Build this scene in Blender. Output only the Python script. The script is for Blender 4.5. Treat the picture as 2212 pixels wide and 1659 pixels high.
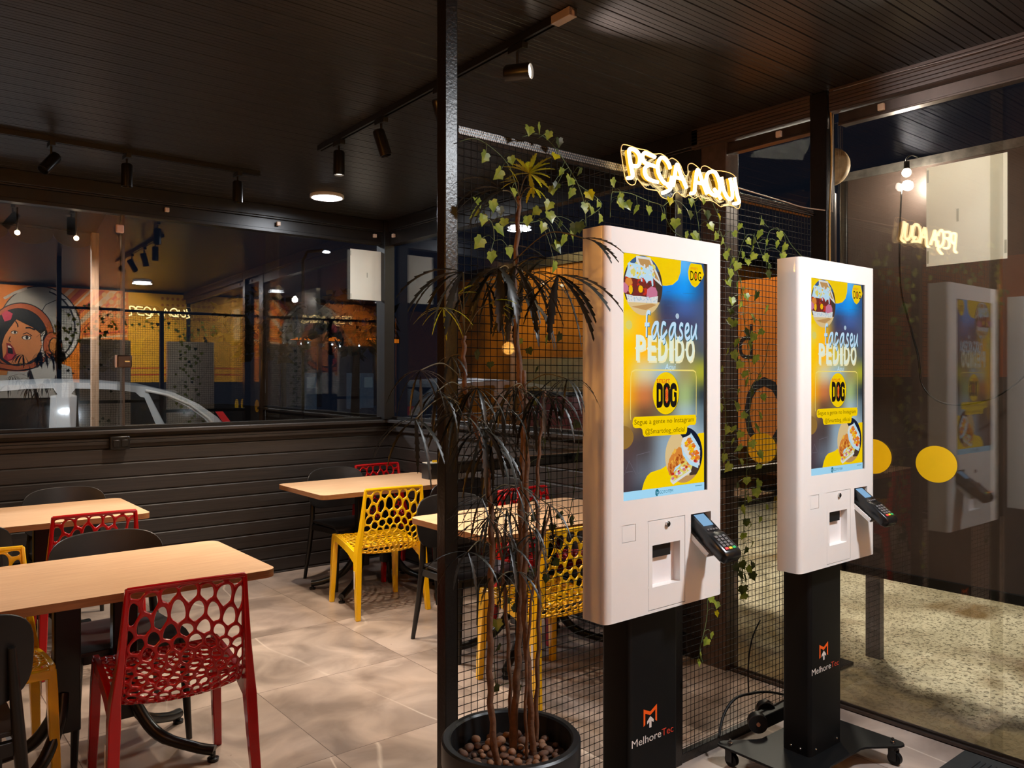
import bpy, math, random
from mathutils import Vector, Matrix, Euler
from mathutils import noise as mnoise
random.seed(7)
R = math.radians
scene = bpy.context.scene
for _o in list(bpy.data.objects): bpy.data.objects.remove(_o)
COL = scene.collection

# ------------------------------------------------------------------ camera, world, exposure
CAM_H = 1.5
cam_d = bpy.data.cameras.new('camera'); cam = bpy.data.objects.new('camera', cam_d); COL.objects.link(cam)
cam.location = (0, 0, CAM_H); cam.rotation_euler = (R(90), 0, R(-39))
cam_d.sensor_fit = 'HORIZONTAL'; cam_d.sensor_width = 36; cam_d.lens = 28.27
cam_d.shift_y = -0.007; cam_d.clip_start = 0.02; cam_d.clip_end = 300
scene.camera = cam
scene.view_settings.view_transform = 'Standard'; scene.view_settings.look = 'None'
scene.view_settings.exposure = 0.0; scene.view_settings.gamma = 1.0
scene.view_settings.use_curve_mapping = False
w = bpy.data.worlds.new('night'); scene.world = w; w.use_nodes = True
bgn = w.node_tree.nodes['Background']
bgn.inputs['Color'].default_value = (0.010, 0.014, 0.026, 1); bgn.inputs['Strength'].default_value = 0.35

def lamp(name, kind, loc, energy, color, rot=(0,0,0), **kw):
    d = bpy.data.lights.new(name, kind); d.energy = energy; d.color = color
    for k, v in kw.items(): setattr(d, k, v)
    o = bpy.data.objects.new(name, d); COL.objects.link(o); o.location = loc; o.rotation_euler = rot
    return o
WARM = (1.0, 0.80, 0.60); NEUT = (1.0, 0.955, 0.94); COOL = (0.90, 0.94, 1.0); AMBER = (1.0, 0.44, 0.08)
# the round ceiling panels (fixtures are built further down, at the same places)
lamp('panel_light_dining', 'AREA', (2.59, 5.30, 2.755), 13, COOL, shape='DISK', size=0.22)
lamp('panel_light_entrance', 'AREA', (2.55, 0.30, 2.755), 70, (0.91, 0.955, 1.0), shape='DISK', size=0.24)
lamp('panel_light_behind', 'AREA', (0.55, -0.35, 2.755), 4, NEUT, shape='DISK', size=0.24)
# warm track spots over the dining tables
def spot(name, loc, target, energy, color=WARM, ang=110, blend=0.6, size=0.03):
    dvec = Vector(target) - Vector(loc)
    o = lamp(name, 'SPOT', loc, energy, color, dvec.to_track_quat('-Z', 'Y').to_euler(), spot_size=R(ang), spot_blend=blend, shadow_soft_size=size)
    return o
spot('track_beam_a', (1.97, 3.78, 2.50), (1.55, 3.70, 0), 165, ang=96, blend=0.8)
spot('track_beam_b', (1.85, 4.94, 2.50), (2.1, 4.9, 0), 135, ang=104)
spot('track_beam_c', (0.45, 4.94, 2.50), (0.5, 4.5, 0), 75, ang=104)
spot('track_beam_d', (1.97, 3.05, 2.50), (2.9, 3.6, 0.7), 80, ang=84)
spot('track_beam_e', (2.02, 2.27, 2.655), (2.51, 1.40, 2.68), 75, color=NEUT, ang=80, blend=0.5)
# amber lamps added out of view at left, turning post and kiosk sides orange
lamp('amber_fill_light', 'POINT', (-1.25, 2.2, 1.95), 44, AMBER, shadow_soft_size=0.10)
spot('amber_fill_beam', (-0.9, 1.85, 2.30), (1.45, 1.92, 1.72), 62, color=AMBER, ang=30, blend=0.9, size=0.06)
# unseen spots added to brighten the mural behind the camera for its reflection
spot('mural_fill_a', (0.9, -0.35, 2.70), (0.9, -1.15, 2.1), 125, ang=100, size=0.05)
spot('mural_fill_b', (2.5, -0.30, 2.70), (2.5, -1.15, 2.1), 105, ang=100, size=0.05)
# outside: bulb on a hanging wire in front of the dark board, flood over the yard, light on the car park
lamp('yard_bulb_light', 'POINT', (4.10, 1.90, 2.50), 15, (1.0, 0.88, 0.74), shadow_soft_size=0.035)
lamp('yard_flood', 'AREA', (6.2, 3.9, 3.6), 175, (1.0, 0.93, 0.78), (Vector((4.6, 1.0, 0)) - Vector((6.2, 3.9, 3.6))).to_track_quat('-Z', 'Y').to_euler(), size=0.5)
lamp('car_park_flood', 'AREA', (-1.5, 11.0, 4.5), 110, (0.95, 0.97, 1.0), (Vector((1.0, 7.0, 0.5)) - Vector((-1.5, 11.0, 4.5))).to_track_quat('-Z', 'Y').to_euler(), size=0.6, spread=R(80))
spot('awning_beam', (1.0, 6.35, 2.42), (1.1, 7.2, 1.15), 60, color=NEUT, ang=125)
lamp('shop_front_light', 'AREA', (6.2, 8.2, 3.2), 22, (1.0, 0.66, 0.25), (Vector((7.0, 8.0, 2.0)) - Vector((6.2, 8.2, 3.2))).to_track_quat('-Z', 'Y').to_euler(), size=0.8)

# ------------------------------------------------------------------ helpers
FPX = 1737.0
def at(px, py, Y):
    """point on the vertical plane y=Y seen at that place of the photograph (f = 1737 px, level camera)"""
    a = (px - 1106) / FPX; b = (814 - py) / FPX
    c, s = 0.62932, 0.77715
    dx, dy = c + s * a, s - c * a
    t = Y / dy
    return Vector((dx * t, Y, CAM_H + b * t))
def lin(c):
    return tuple(((x / 255) / 12.92 if x / 255 <= 0.04045 else ((x / 255 + 0.055) / 1.055) ** 2.4) for x in c)

MATS = {}
def nt(m): return m.node_tree
def mat(name, rgb, rough=0.5, metal=0.0, spec=0.5, var=0.0, scale=8.0, bump=0.0, bscale=60.0, emit=None, estr=1.0, coat=0.0, alpha=None, vdark=None, sss=0.0, stretch=None, trans=0.0):
    """principled material; var mixes a noise-driven second tone in, bump adds fine relief; rgb is sRGB 0..255"""
    if name in MATS: return MATS[name]
    m = bpy.data.materials.new(name); m.use_nodes = True
    N, L = m.node_tree.nodes, m.node_tree.links
    b = N['Principled BSDF']
    col = lin(rgb) + (1,)
    b.inputs['Base Color'].default_value = col
    b.inputs['Roughness'].default_value = rough; b.inputs['Metallic'].default_value = metal
    b.inputs['Specular IOR Level'].default_value = spec
    if coat: b.inputs['Coat Weight'].default_value = coat; b.inputs['Coat Roughness'].default_value = 0.05
    tc = N.new('ShaderNodeTexCoord'); mp = N.new('ShaderNodeMapping')
    L.new(tc.outputs['Object'], mp.inputs['Vector'])
    if stretch: mp.inputs['Scale'].default_value = stretch
    if var:
        nz = N.new('ShaderNodeTexNoise'); nz.inputs['Scale'].default_value = scale; nz.inputs['Detail'].default_value = 5
        L.new(mp.outputs['Vector'], nz.inputs['Vector'])
        mx = N.new('ShaderNodeMix'); mx.data_type = 'RGBA'
        d = lin(vdark) if vdark else tuple(max(0, c * (1 - var)) for c in col[:3])
        mx.inputs['A'].default_value = tuple(d) + (1,); mx.inputs['B'].default_value = col
        rp = N.new('ShaderNodeValToRGB'); rp.color_ramp.elements[0].position = 0.35; rp.color_ramp.elements[1].position = 0.65
        L.new(nz.outputs['Fac'], rp.inputs['Fac']); L.new(rp.outputs['Color'], mx.inputs['Factor'])
        L.new(mx.outputs['Result'], b.inputs['Base Color'])
    if bump:
        n2 = N.new('ShaderNodeTexNoise'); n2.inputs['Scale'].default_value = bscale; n2.inputs['Detail'].default_value = 3
        L.new(mp.outputs['Vector'], n2.inputs['Vector'])
        bp = N.new('ShaderNodeBump'); bp.inputs['Strength'].default_value = bump; bp.inputs['Distance'].default_value = 0.004
        L.new(n2.outputs['Fac'], bp.inputs['Height']); L.new(bp.outputs['Normal'], b.inputs['Normal'])
    if emit is not None:
        b.inputs['Emission Color'].default_value = lin(emit) + (1,); b.inputs['Emission Strength'].default_value = estr
    if trans: b.inputs['Transmission Weight'].default_value = trans
    MATS[name] = m
    return m
def emis(name, rgb, strength=1.0):
    if name in MATS: return MATS[name]
    m = bpy.data.materials.new(name); m.use_nodes = True
    N, L = m.node_tree.nodes, m.node_tree.links
    N.remove(N['Principled BSDF']); e = N.new('ShaderNodeEmission')
    e.inputs['Color'].default_value = lin(rgb) + (1,); e.inputs['Strength'].default_value = strength
    L.new(e.outputs[0], N['Material Output'].inputs['Surface'])
    MATS[name] = m; return m
def glassmat(name, tint=(0.90, 0.92, 0.93), f0=0.055, power=5.0):
    """clear pane: what is behind shows through, the surface mirrors by the angle of view"""
    if name in MATS: return MATS[name]
    m = bpy.data.materials.new(name); m.use_nodes = True
    N, L = m.node_tree.nodes, m.node_tree.links
    N.remove(N['Principled BSDF'])
    tr = N.new('ShaderNodeBsdfTransparent'); tr.inputs['Color'].default_value = tint + (1,)
    gl = N.new('ShaderNodeBsdfGlossy'); gl.inputs['Roughness'].default_value = 0.0; gl.inputs['Color'].default_value = (1, 1, 1, 1)
    lw = N.new('ShaderNodeLayerWeight'); lw.inputs['Blend'].default_value = 0.5
    pw = N.new('ShaderNodeMath'); pw.operation = 'POWER'; pw.inputs[1].default_value = power
    L.new(lw.outputs['Facing'], pw.inputs[0])
    ma = N.new('ShaderNodeMath'); ma.operation = 'MULTIPLY_ADD'; ma.inputs[1].default_value = 1 - f0; ma.inputs[2].default_value = f0
    L.new(pw.outputs[0], ma.inputs[0])
    mx = N.new('ShaderNodeMixShader')
    L.new(ma.outputs[0], mx.inputs[0]); L.new(tr.outputs[0], mx.inputs[1]); L.new(gl.outputs[0], mx.inputs[2])
    L.new(mx.outputs[0], N['Material Output'].inputs['Surface'])
    MATS[name] = m; return m

class MB:
    """collects shapes; build() links them as one mesh object"""
    def __init__(s): s.v = []; s.f = []; s.mi = []; s.cur = 0
    def add(s, verts, faces, mi=None):
        o = len(s.v); s.v += [tuple(p) for p in verts]
        for f in faces: s.f.append(tuple(i + o for i in f)); s.mi.append(s.cur if mi is None else mi)
        return s
    def box(s, x0, x1, y0, y1, z0, z1, M=None):
        vs = [Vector(p) for p in ((x0,y0,z0),(x1,y0,z0),(x1,y1,z0),(x0,y1,z0),(x0,y0,z1),(x1,y0,z1),(x1,y1,z1),(x0,y1,z1))]
        if M: vs = [M @ p for p in vs]
        return s.add(vs, [(3,2,1,0),(4,5,6,7),(0,1,5,4),(1,2,6,5),(2,3,7,6),(3,0,4,7)])
    def loft(s, loops, cap=True, closed=True):
        n = len(loops[0]); vs = [p for l in loops for p in l]; fs = []
        for i in range(len(loops) - 1):
            for j in range(n if closed else n - 1):
                k = (j + 1) % n
                fs.append((i*n+j, i*n+k, (i+1)*n+k, (i+1)*n+j))
        if cap: fs += [tuple(range(n))[::-1], tuple(range((len(loops)-1)*n, len(loops)*n))]
        return s.add(vs, fs)
    def tube(s, pts, r, n=8, cap=True):
        pts = [Vector(p) for p in pts]; m = len(pts)
        rs = r if isinstance(r, (list, tuple)) else [r] * m
        t0 = (pts[1] - pts[0]).normalized()
        up = Vector((0,0,1)) if abs(t0.z) < 0.9 else Vector((1,0,0))
        nrm = (up - t0 * up.dot(t0)).normalized(); loops = []
        for i, p in enumerate(pts):
            t = (pts[min(i+1, m-1)] - pts[max(i-1, 0)])
            t = t.normalized() if t.length > 1e-9 else t0
            nrm = nrm - t * nrm.dot(t)
            nrm = nrm.normalized() if nrm.length > 1e-6 else t.orthogonal().normalized()
            b = t.cross(nrm)
            loops.append([p + (nrm * math.cos(2*math.pi*k/n) + b * math.sin(2*math.pi*k/n)) * rs[i] for k in range(n)])
        return s.loft(loops, cap)
    def lathe(s, prof, n=32, c=(0,0,0)):
        c = Vector(c)
        loops = [[c + Vector((r*math.cos(2*math.pi*k/n), r*math.sin(2*math.pi*k/n), z)) for k in range(n)] for r, z in prof]
        return s.loft(loops, cap=True)
    def cyl(s, p0, p1, r0, r1=None, n=20): return s.tube([p0, p1], [r0, r0 if r1 is None else r1], n)
    def prism(s, poly, h0, h1, M):
        """polygon (2D, ccw) at heights h0..h1 of its own frame, placed by matrix M"""
        n = len(poly); vs = [M @ Vector((x, y, h0)) for x, y in poly] + [M @ Vector((x, y, h1)) for x, y in poly]
        fs = [tuple(range(n))[::-1], tuple(range(n, 2*n))] + [(i, (i+1) % n, n + (i+1) % n, n + i) for i in range(n)]
        return s.add(vs, fs)
    def flat(s, poly, h, M, mi=None): return s.add([M @ Vector((x, y, h)) for x, y in poly], [tuple(range(len(poly)))], mi)
    def sphere(s, c, r, n=12, m=8, sc=(1,1,1), M=None):
        c = Vector(c); vs = []; fs = []
        for i in range(1, m):
            th = math.pi * i / m
            for k in range(n):
                ph = 2*math.pi*k/n
                q = Vector((math.sin(th)*math.cos(ph)*sc[0], math.sin(th)*math.sin(ph)*sc[1], math.cos(th)*sc[2])) * r
                vs.append((M @ q if M else q) + c)
        a = Vector((0,0,r*sc[2])); b = -a
        if M: a = M @ a; b = M @ b
        vs += [a + c, b + c]; T = len(vs) - 2; B = T + 1
        for i in range(m - 2):
            for k in range(n):
                k2 = (k+1) % n; fs.append((i*n+k, (i+1)*n+k, (i+1)*n+k2, i*n+k2))
        for k in range(n):
            fs.append((T, k, (k+1) % n)); fs.append((B, (m-2)*n+(k+1) % n, (m-2)*n+k))
        return s.add(vs, fs)
    def mesh(s, name):
        me = bpy.data.meshes.new(name); me.from_pydata(s.v, [], s.f)
        me.polygons.foreach_set('material_index', s.mi); me.validate(); me.update(); return me
    def build(s, name, mats, parent=None, smooth=None, bevel=0, seg=2, solid=0, sub=0, loc=None, fixn=True):
        me = s.mesh(name)
        for m in (mats if isinstance(mats, (list, tuple)) else [mats]): me.materials.append(m)
        if fixn:
            import bmesh
            bm = bmesh.new(); bm.from_mesh(me); bmesh.ops.recalc_face_normals(bm, faces=bm.faces); bm.to_mesh(me); bm.free()
        if smooth is not None:
            me.shade_smooth()
            if smooth < 180: me.set_sharp_from_angle(angle=R(smooth))
        o = bpy.data.objects.new(name, me); COL.objects.link(o)
        if parent is not None: o.parent = parent
        if loc is not None: o.location = loc
        if solid:
            md = o.modifiers.new('solid', 'SOLIDIFY'); md.thickness = solid; md.offset = 0
        if bevel:
            md = o.modifiers.new('bevel', 'BEVEL'); md.width = bevel; md.segments = seg; md.limit_method = 'ANGLE'; md.angle_limit = R(40); md.harden_normals = False
            if smooth is None:
                me.shade_smooth(); me.set_sharp_from_angle(angle=R(50))
        if sub:
            md = o.modifiers.new('sub', 'SUBSURF'); md.levels = sub; md.render_levels = sub
        return o
def tag(o, label=None, cat=None, group=None, kind=None):
    if label: o['label'] = label
    if cat: o['category'] = cat
    if group: o['group'] = group
    if kind: o['kind'] = kind
    return o
def thing(name, label, cat, loc=(0,0,0), rz=0, group=None):
    o = bpy.data.objects.new(name, None); COL.objects.link(o); o.empty_display_size = 0.1
    o.location = loc; o.rotation_euler = (0, 0, rz)
    return tag(o, label, cat, group)
def struct(name, mb, mats, **kw):
    o = mb.build(name, mats, **kw); o['kind'] = 'structure'; return o
def rrect(w, h, r, n=6, cx=0, cy=0):
    pts = []
    for sx, sy, a0 in ((1,1,0),(-1,1,90),(-1,-1,180),(1,-1,270)):
        for i in range(n + 1):
            a = R(a0 + 90 * i / n)
            pts.append((cx + sx*(w/2 - r) + r*math.cos(a), cy + sy*(h/2 - r) + r*math.sin(a)))
    return pts
def ell(cx, cy, rx, ry, n=40, a0=0, a1=360): return [(cx + rx*math.cos(R(a0+(a1-a0)*i/n)), cy + ry*math.sin(R(a0+(a1-a0)*i/n))) for i in range(n if a1-a0 >= 360 else n+1)]
_font = {}
def text_polys(txt, offset=0.0):
    """filled outline of a text in the default face: (verts2d, faces), baseline at y=0"""
    key = (txt, offset)
    if key in _font: return _font[key]
    cu = bpy.data.curves.new('t', 'FONT'); cu.body = txt; cu.size = 1; cu.resolution_u = 3; cu.fill_mode = 'FRONT'; cu.offset = offset
    o = bpy.data.objects.new('t', cu); COL.objects.link(o)
    dg = bpy.context.evaluated_depsgraph_get(); me = bpy.data.meshes.new_from_object(o.evaluated_get(dg))
    vs = [(v.co.x, v.co.y) for v in me.vertices]; fs = [tuple(p.vertices) for p in me.polygons]
    bpy.data.objects.remove(o); bpy.data.curves.remove(cu); bpy.data.meshes.remove(me)
    _font[key] = (vs, fs); return _font[key]
def put_text(mb, txt, x0, x1, y0, y1, h, M, mi=None, shear=0.0, offset=0.0, slope=0.0):
    vs, fs = text_polys(txt, offset)
    ax = min(v[0] for v in vs); bx = max(v[0] for v in vs); ay = min(v[1] for v in vs); by = max(v[1] for v in vs)
    out = []
    for x, y in vs:
        tx, ty = (x - ax) / (bx - ax), (y - ay) / (by - ay)
        X = x0 + (x1 - x0) * tx + shear * (ty * (y1 - y0)); Y = y0 + (y1 - y0) * ty + slope * (X - x0)
        out.append(M @ Vector((X, Y, h)))
    mb.add(out, fs, mi)
def stroke(mb, pts, wdt, h, M, mi=None):
    """flat line of given width through 2D points"""
    P = [Vector(p) for p in pts]; n = len(P); Ls = []; Rs = []
    for i, p in enumerate(P):
        t = (P[min(i+1, n-1)] - P[max(i-1, 0)]).normalized(); q = Vector((-t.y, t.x)) * wdt / 2
        Ls.append(p + q); Rs.append(p - q)
    vs = [M @ Vector((p.x, p.y, h)) for p in Ls] + [M @ Vector((p.x, p.y, h)) for p in Rs]
    mb.add(vs, [(i, i+1, n+i+1, n+i) for i in range(n-1)], mi)
def smooth_path(pts, k=6):
    """Catmull-Rom through points"""
    P = [Vector(p) for p in pts]; out = []
    for i in range(len(P) - 1):
        a, b, c, d = P[max(i-1,0)], P[i], P[i+1], P[min(i+2, len(P)-1)]
        for j in range(k):
            t = j / k
            out.append(0.5*((2*b) + (c-a)*t + (2*a-5*b+4*c-d)*t*t + (3*b-a-3*c+d)*t**3))
    out.append(P[-1]); return out
def copy_tree(o, parent=None):
    c = o.copy(); COL.objects.link(c)
    if parent is not None: c.parent = parent
    for ch in list(o.children): copy_tree(ch, c)
    return c
# frame that maps 2D (x right, y up, h towards the viewer) onto a wall facing -Y / +Y
def face_negY(x, y, z): return Matrix(((1,0,0,x),(0,0,-1,y),(0,1,0,z),(0,0,0,1)))
def face_posY(x, y, z): return Matrix(((-1,0,0,x),(0,0,1,y),(0,1,0,z),(0,0,0,1)))
def face_negX(x, y, z): return Matrix(((0,0,-1,x),(-1,0,0,y),(0,1,0,z),(0,0,0,1)))
# ------------------------------------------------------------------ structure materials
XR, YB, YF, XL, ZC = 3.46, 5.92, -1.15, -2.6, 2.80      # right wall, back wall, wall behind, left wall, ceiling
YP = 2.0                                                   # mesh divider

def floor_mat():
    m = bpy.data.materials.new('porcelain'); m.use_nodes = True
    N, L = m.node_tree.nodes, m.node_tree.links; b = N['Principled BSDF']
    tc = N.new('ShaderNodeTexCoord')
    # per-tile offset so that veins break at the joints
    mp = N.new('ShaderNodeMapping'); mp.inputs['Location'].default_value = (0.141, 0.285, 0); L.new(tc.outputs['Object'], mp.inputs['Vector'])
    sc = N.new('ShaderNodeVectorMath'); sc.operation = 'SCALE'; sc.inputs['Scale'].default_value = 1/0.8; L.new(mp.outputs[0], sc.inputs[0])
    fl = N.new('ShaderNodeVectorMath'); fl.operation = 'FLOOR'; L.new(sc.outputs[0], fl.inputs[0])
    wn = N.new('ShaderNodeTexWhiteNoise'); wn.noise_dimensions = '3D'; L.new(fl.outputs[0], wn.inputs['Vector'])
    ofs = N.new('ShaderNodeVectorMath'); ofs.operation = 'SCALE'; ofs.inputs['Scale'].default_value = 13; L.new(wn.outputs['Color'], ofs.inputs[0])
    ad = N.new('ShaderNodeVectorMath'); ad.operation = 'ADD'; L.new(tc.outputs['Object'], ad.inputs[0]); L.new(ofs.outputs[0], ad.inputs[1])
    # cloudy base
    n1 = N.new('ShaderNodeTexNoise'); n1.inputs['Scale'].default_value = 3.2; n1.inputs['Detail'].default_value = 9; n1.inputs['Distortion'].default_value = 0.8
    L.new(ad.outputs[0], n1.inputs['Vector'])
    r1 = N.new('ShaderNodeValToRGB'); e = r1.color_ramp.elements
    e[0].position = 0.34; e[0].color = lin((128, 114, 105)) + (1,); e[1].position = 0.68; e[1].color = lin((184, 167, 155)) + (1,)
    L.new(n1.outputs['Fac'], r1.inputs['Fac'])
    # thin pale veins: zero crossings of a warped noise
    n2 = N.new('ShaderNodeTexNoise'); n2.inputs['Scale'].default_value = 0.62; n2.inputs['Detail'].default_value = 4; n2.inputs['Roughness'].default_value = 0.30; n2.inputs['Distortion'].default_value = 0.15
    mp2 = N.new('ShaderNodeMapping'); mp2.inputs['Scale'].default_value = (1.5, 0.45, 1); mp2.inputs['Rotation'].default_value = (0, 0, -0.9); L.new(ad.outputs[0], mp2.inputs['Vector']); L.new(mp2.outputs[0], n2.inputs['Vector'])
    sm = N.new('ShaderNodeMath'); sm.operation = 'MULTIPLY'; sm.inputs[1].default_value = 7.5; L.new(n2.outputs['Fac'], sm.inputs[0])
    s1 = N.new('ShaderNodeMath'); s1.operation = 'PINGPONG'; s1.inputs[1].default_value = 0.5; L.new(sm.outputs[0], s1.inputs[0])
    nm = N.new('ShaderNodeTexNoise'); nm.inputs['Scale'].default_value = 1.7; nm.inputs['Detail'].default_value = 2; L.new(ad.outputs[0], nm.inputs['Vector'])
    mr = N.new('ShaderNodeMapRange'); mr.inputs['From Min'].default_value = 0.40; mr.inputs['From Max'].default_value = 0.58; mr.inputs['To Max'].default_value = 0.75; L.new(nm.outputs['Fac'], mr.inputs['Value'])
    r0 = N.new('ShaderNodeValToRGB'); e = r0.color_ramp.elements; e[0].position = 0.0; e[0].color = (1, 1, 1, 1); e[1].position = 0.020; e[1].color = (0, 0, 0, 1); L.new(s1.outputs[0], r0.inputs['Fac'])
    r2 = N.new('ShaderNodeMix'); r2.data_type = 'RGBA'; r2.blend_type = 'MULTIPLY'; r2.inputs['Factor'].default_value = 1; L.new(r0.outputs['Color'], r2.inputs['A']); L.new(mr.outputs[0], r2.inputs['B'])
    mx = N.new('ShaderNodeMix'); mx.data_type = 'RGBA'; L.new(r2.outputs['Result'], mx.inputs['Factor'])
    L.new(r1.outputs['Color'], mx.inputs['A']); mx.inputs['B'].default_value = lin((214, 201, 188)) + (1,)
    # joints
    fr = N.new('ShaderNodeVectorMath'); fr.operation = 'FRACTION'; L.new(sc.outputs[0], fr.inputs[0])
    sp = N.new('ShaderNodeSeparateXYZ'); L.new(fr.outputs[0], sp.inputs[0])
    mn = N.new('ShaderNodeMath'); mn.operation = 'MINIMUM'; L.new(sp.outputs['X'], mn.inputs[0]); L.new(sp.outputs['Y'], mn.inputs[1])
    lt = N.new('ShaderNodeMath'); lt.operation = 'LESS_THAN'; lt.inputs[1].default_value = 0.0042; L.new(mn.outputs[0], lt.inputs[0])
    mx2 = N.new('ShaderNodeMix'); mx2.data_type = 'RGBA'; L.new(lt.outputs[0], mx2.inputs['Factor']); L.new(mx.outputs['Result'], mx2.inputs['A']); mx2.inputs['B'].default_value = lin((92, 80, 72)) + (1,)
    L.new(mx2.outputs['Result'], b.inputs['Base Color'])
    n3 = N.new('ShaderNodeTexNoise'); n3.inputs['Scale'].default_value = 9; n3.inputs['Detail'].default_value = 4; L.new(tc.outputs['Object'], n3.inputs['Vector'])
    r3 = N.new('ShaderNodeMapRange'); r3.inputs['To Min'].default_value = 0.22; r3.inputs['To Max'].default_value = 0.42; L.new(n3.outputs['Fac'], r3.inputs['Value']); L.new(r3.outputs[0], b.inputs['Roughness'])
    b.inputs['Specular IOR Level'].default_value = 0.4
    return m
def plank_mat(name, rgb, dark, rough, scale=(1.2, 60, 60), spec=0.5, bump=0.25):
    """painted plastic or timber boards with fine streaks along local x"""
    m = bpy.data.materials.new(name); m.use_nodes = True
    N, L = m.node_tree.nodes, m.node_tree.links; b = N['Principled BSDF']
    tc = N.new('ShaderNodeTexCoord'); mp = N.new('ShaderNodeMapping'); mp.inputs['Scale'].default_value = scale; L.new(tc.outputs['Object'], mp.inputs['Vector'])
    n1 = N.new('ShaderNodeTexNoise'); n1.inputs['Scale'].default_value = 2.2; n1.inputs['Detail'].default_value = 6; L.new(mp.outputs[0], n1.inputs['Vector'])
    r1 = N.new('ShaderNodeValToRGB'); e = r1.color_ramp.elements
    e[0].position = 0.3; e[0].color = lin(dark) + (1,); e[1].position = 0.7; e[1].color = lin(rgb) + (1,); L.new(n1.outputs['Fac'], r1.inputs['Fac']); L.new(r1.outputs['Color'], b.inputs['Base Color'])
    b.inputs['Roughness'].default_value = rough; b.inputs['Specular IOR Level'].default_value = spec
    bp = N.new('ShaderNodeBump'); bp.inputs['Strength'].default_value = bump; bp.inputs['Distance'].default_value = 0.002; L.new(n1.outputs['Fac'], bp.inputs['Height']); L.new(bp.outputs['Normal'], b.inputs['Normal'])
    MATS[name] = m; return m
M_floor = floor_mat()
M_ceil = plank_mat('ceiling_boards', (40, 34, 31), (26, 22, 20), 0.34)
M_wallX = plank_mat('wall_boards_x', (52, 46, 44), (38, 35, 34), 0.45)
M_wallY = plank_mat('wall_boards_y', (52, 46, 44), (38, 35, 34), 0.45, scale=(60, 1.2, 60))
M_fascia = plank_mat('fascia_boards', (84, 66, 58), (60, 48, 43), 0.42, scale=(60, 1.2, 60))
M_frame = mat('frame_paint', (26, 24, 23), 0.38, var=0.3, scale=20, bump=0.08)
M_alu = mat('bronze_aluminium', (92, 80, 74), 0.33, metal=0.7, var=0.2, scale=14)
M_glass = glassmat('window_glass', (0.90, 0.92, 0.93), f0=0.105)
M_glassfront = glassmat('front_glass', (0.95, 0.945, 0.92), f0=0.065)
M_post = mat('post_paint', (24, 20, 18), 0.30, var=0.35, scale=30, bump=0.25, bscale=90)

# ------------------------------------------------------------------ floor, ceiling
struct('floor', MB().box(XL, XR + 0.02, YF, YB + 0.06, -0.06, 0.0), M_floor)
prof = []
y = YF
while y < YB + 0.05:
    prof += [(y, ZC + 0.007), (y + 0.004, ZC)]
    for q in (0.030, 0.056, 0.082): prof += [(y + q, ZC), (y + q + 0.0015, ZC + 0.0018), (y + q + 0.003, ZC)]
    prof += [(y + 0.1050, ZC), (y + 0.1085, ZC + 0.007)]
    y += 0.1086
mb = MB(); n = len(prof)
mb.add([(XL, a, b) for a, b in prof] + [(XR + 0.05, a, b) for a, b in prof], [(i, n+i, n+i+1, i+1) for i in range(n - 1)])
mb.box(XL, XR + 0.05, YF, YB + 0.1, ZC + 0.02, ZC + 0.10)
struct('ceiling', mb, M_ceil, fixn=False)

# ------------------------------------------------------------------ boarded lower walls with ledges, window sills
def board_profile():
    p = [(0.0, 0.0), (0.014, 0.0)]
    z = 0.02
    p += [(0.014, z - 0.010), (0.003, z)]
    while z < 1.0:
        p += [(0.003, z + 0.004), (0.014, z + 0.006), (0.014, z + 0.089), (0.003, z + 0.1)]
        z += 0.1
    p += [(0.003, 1.045), (0.034, 1.047), (0.036, 1.052), (0.036, 1.066), (0.032, 1.069), (0.036, 1.072), (0.036, 1.086), (0.030, 1.091), (0.004, 1.092),
          (0.004, 1.115), (0.058, 1.117), (0.062, 1.121), (0.062, 1.139), (0.058, 1.144), (-0.05, 1.146)]
    return p
M_edge_hi = mat('board_edge_highlight', (132, 120, 112), 0.35, var=0.15, scale=8)  # lighter tone paints an overhead highlight on the upward board edges
P = board_profile(); n = len(P)
mb = MB(); mb.add([(XL, YB - d, z) for d, z in P] + [(XR, YB - d, z) for d, z in P], [(i, n+i, n+i+1, i+1) for i in range(n-1)])
mb.box(XL, XR + 0.06, YB + 0.02, YB + 0.07, -0.06, 1.145)
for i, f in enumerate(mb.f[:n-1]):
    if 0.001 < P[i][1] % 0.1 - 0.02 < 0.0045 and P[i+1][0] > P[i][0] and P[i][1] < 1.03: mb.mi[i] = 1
struct('wall_back', mb, [M_wallX, M_edge_hi], fixn=False)
mb = MB(); mb.add([(XR - d, 2.52, z) for d, z in P] + [(XR - d, YB, z) for d, z in P], [(i, i+1, n+i+1, n+i) for i in range(n-1)])
mb.box(XR + 0.005, XR + 0.06, 2.52, YB + 0.07, -0.06, 1.145)
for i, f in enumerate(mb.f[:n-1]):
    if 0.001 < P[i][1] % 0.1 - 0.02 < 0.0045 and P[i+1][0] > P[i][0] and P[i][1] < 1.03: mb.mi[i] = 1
struct('wall_right', mb, [M_wallY, M_edge_hi], fixn=False)

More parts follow.
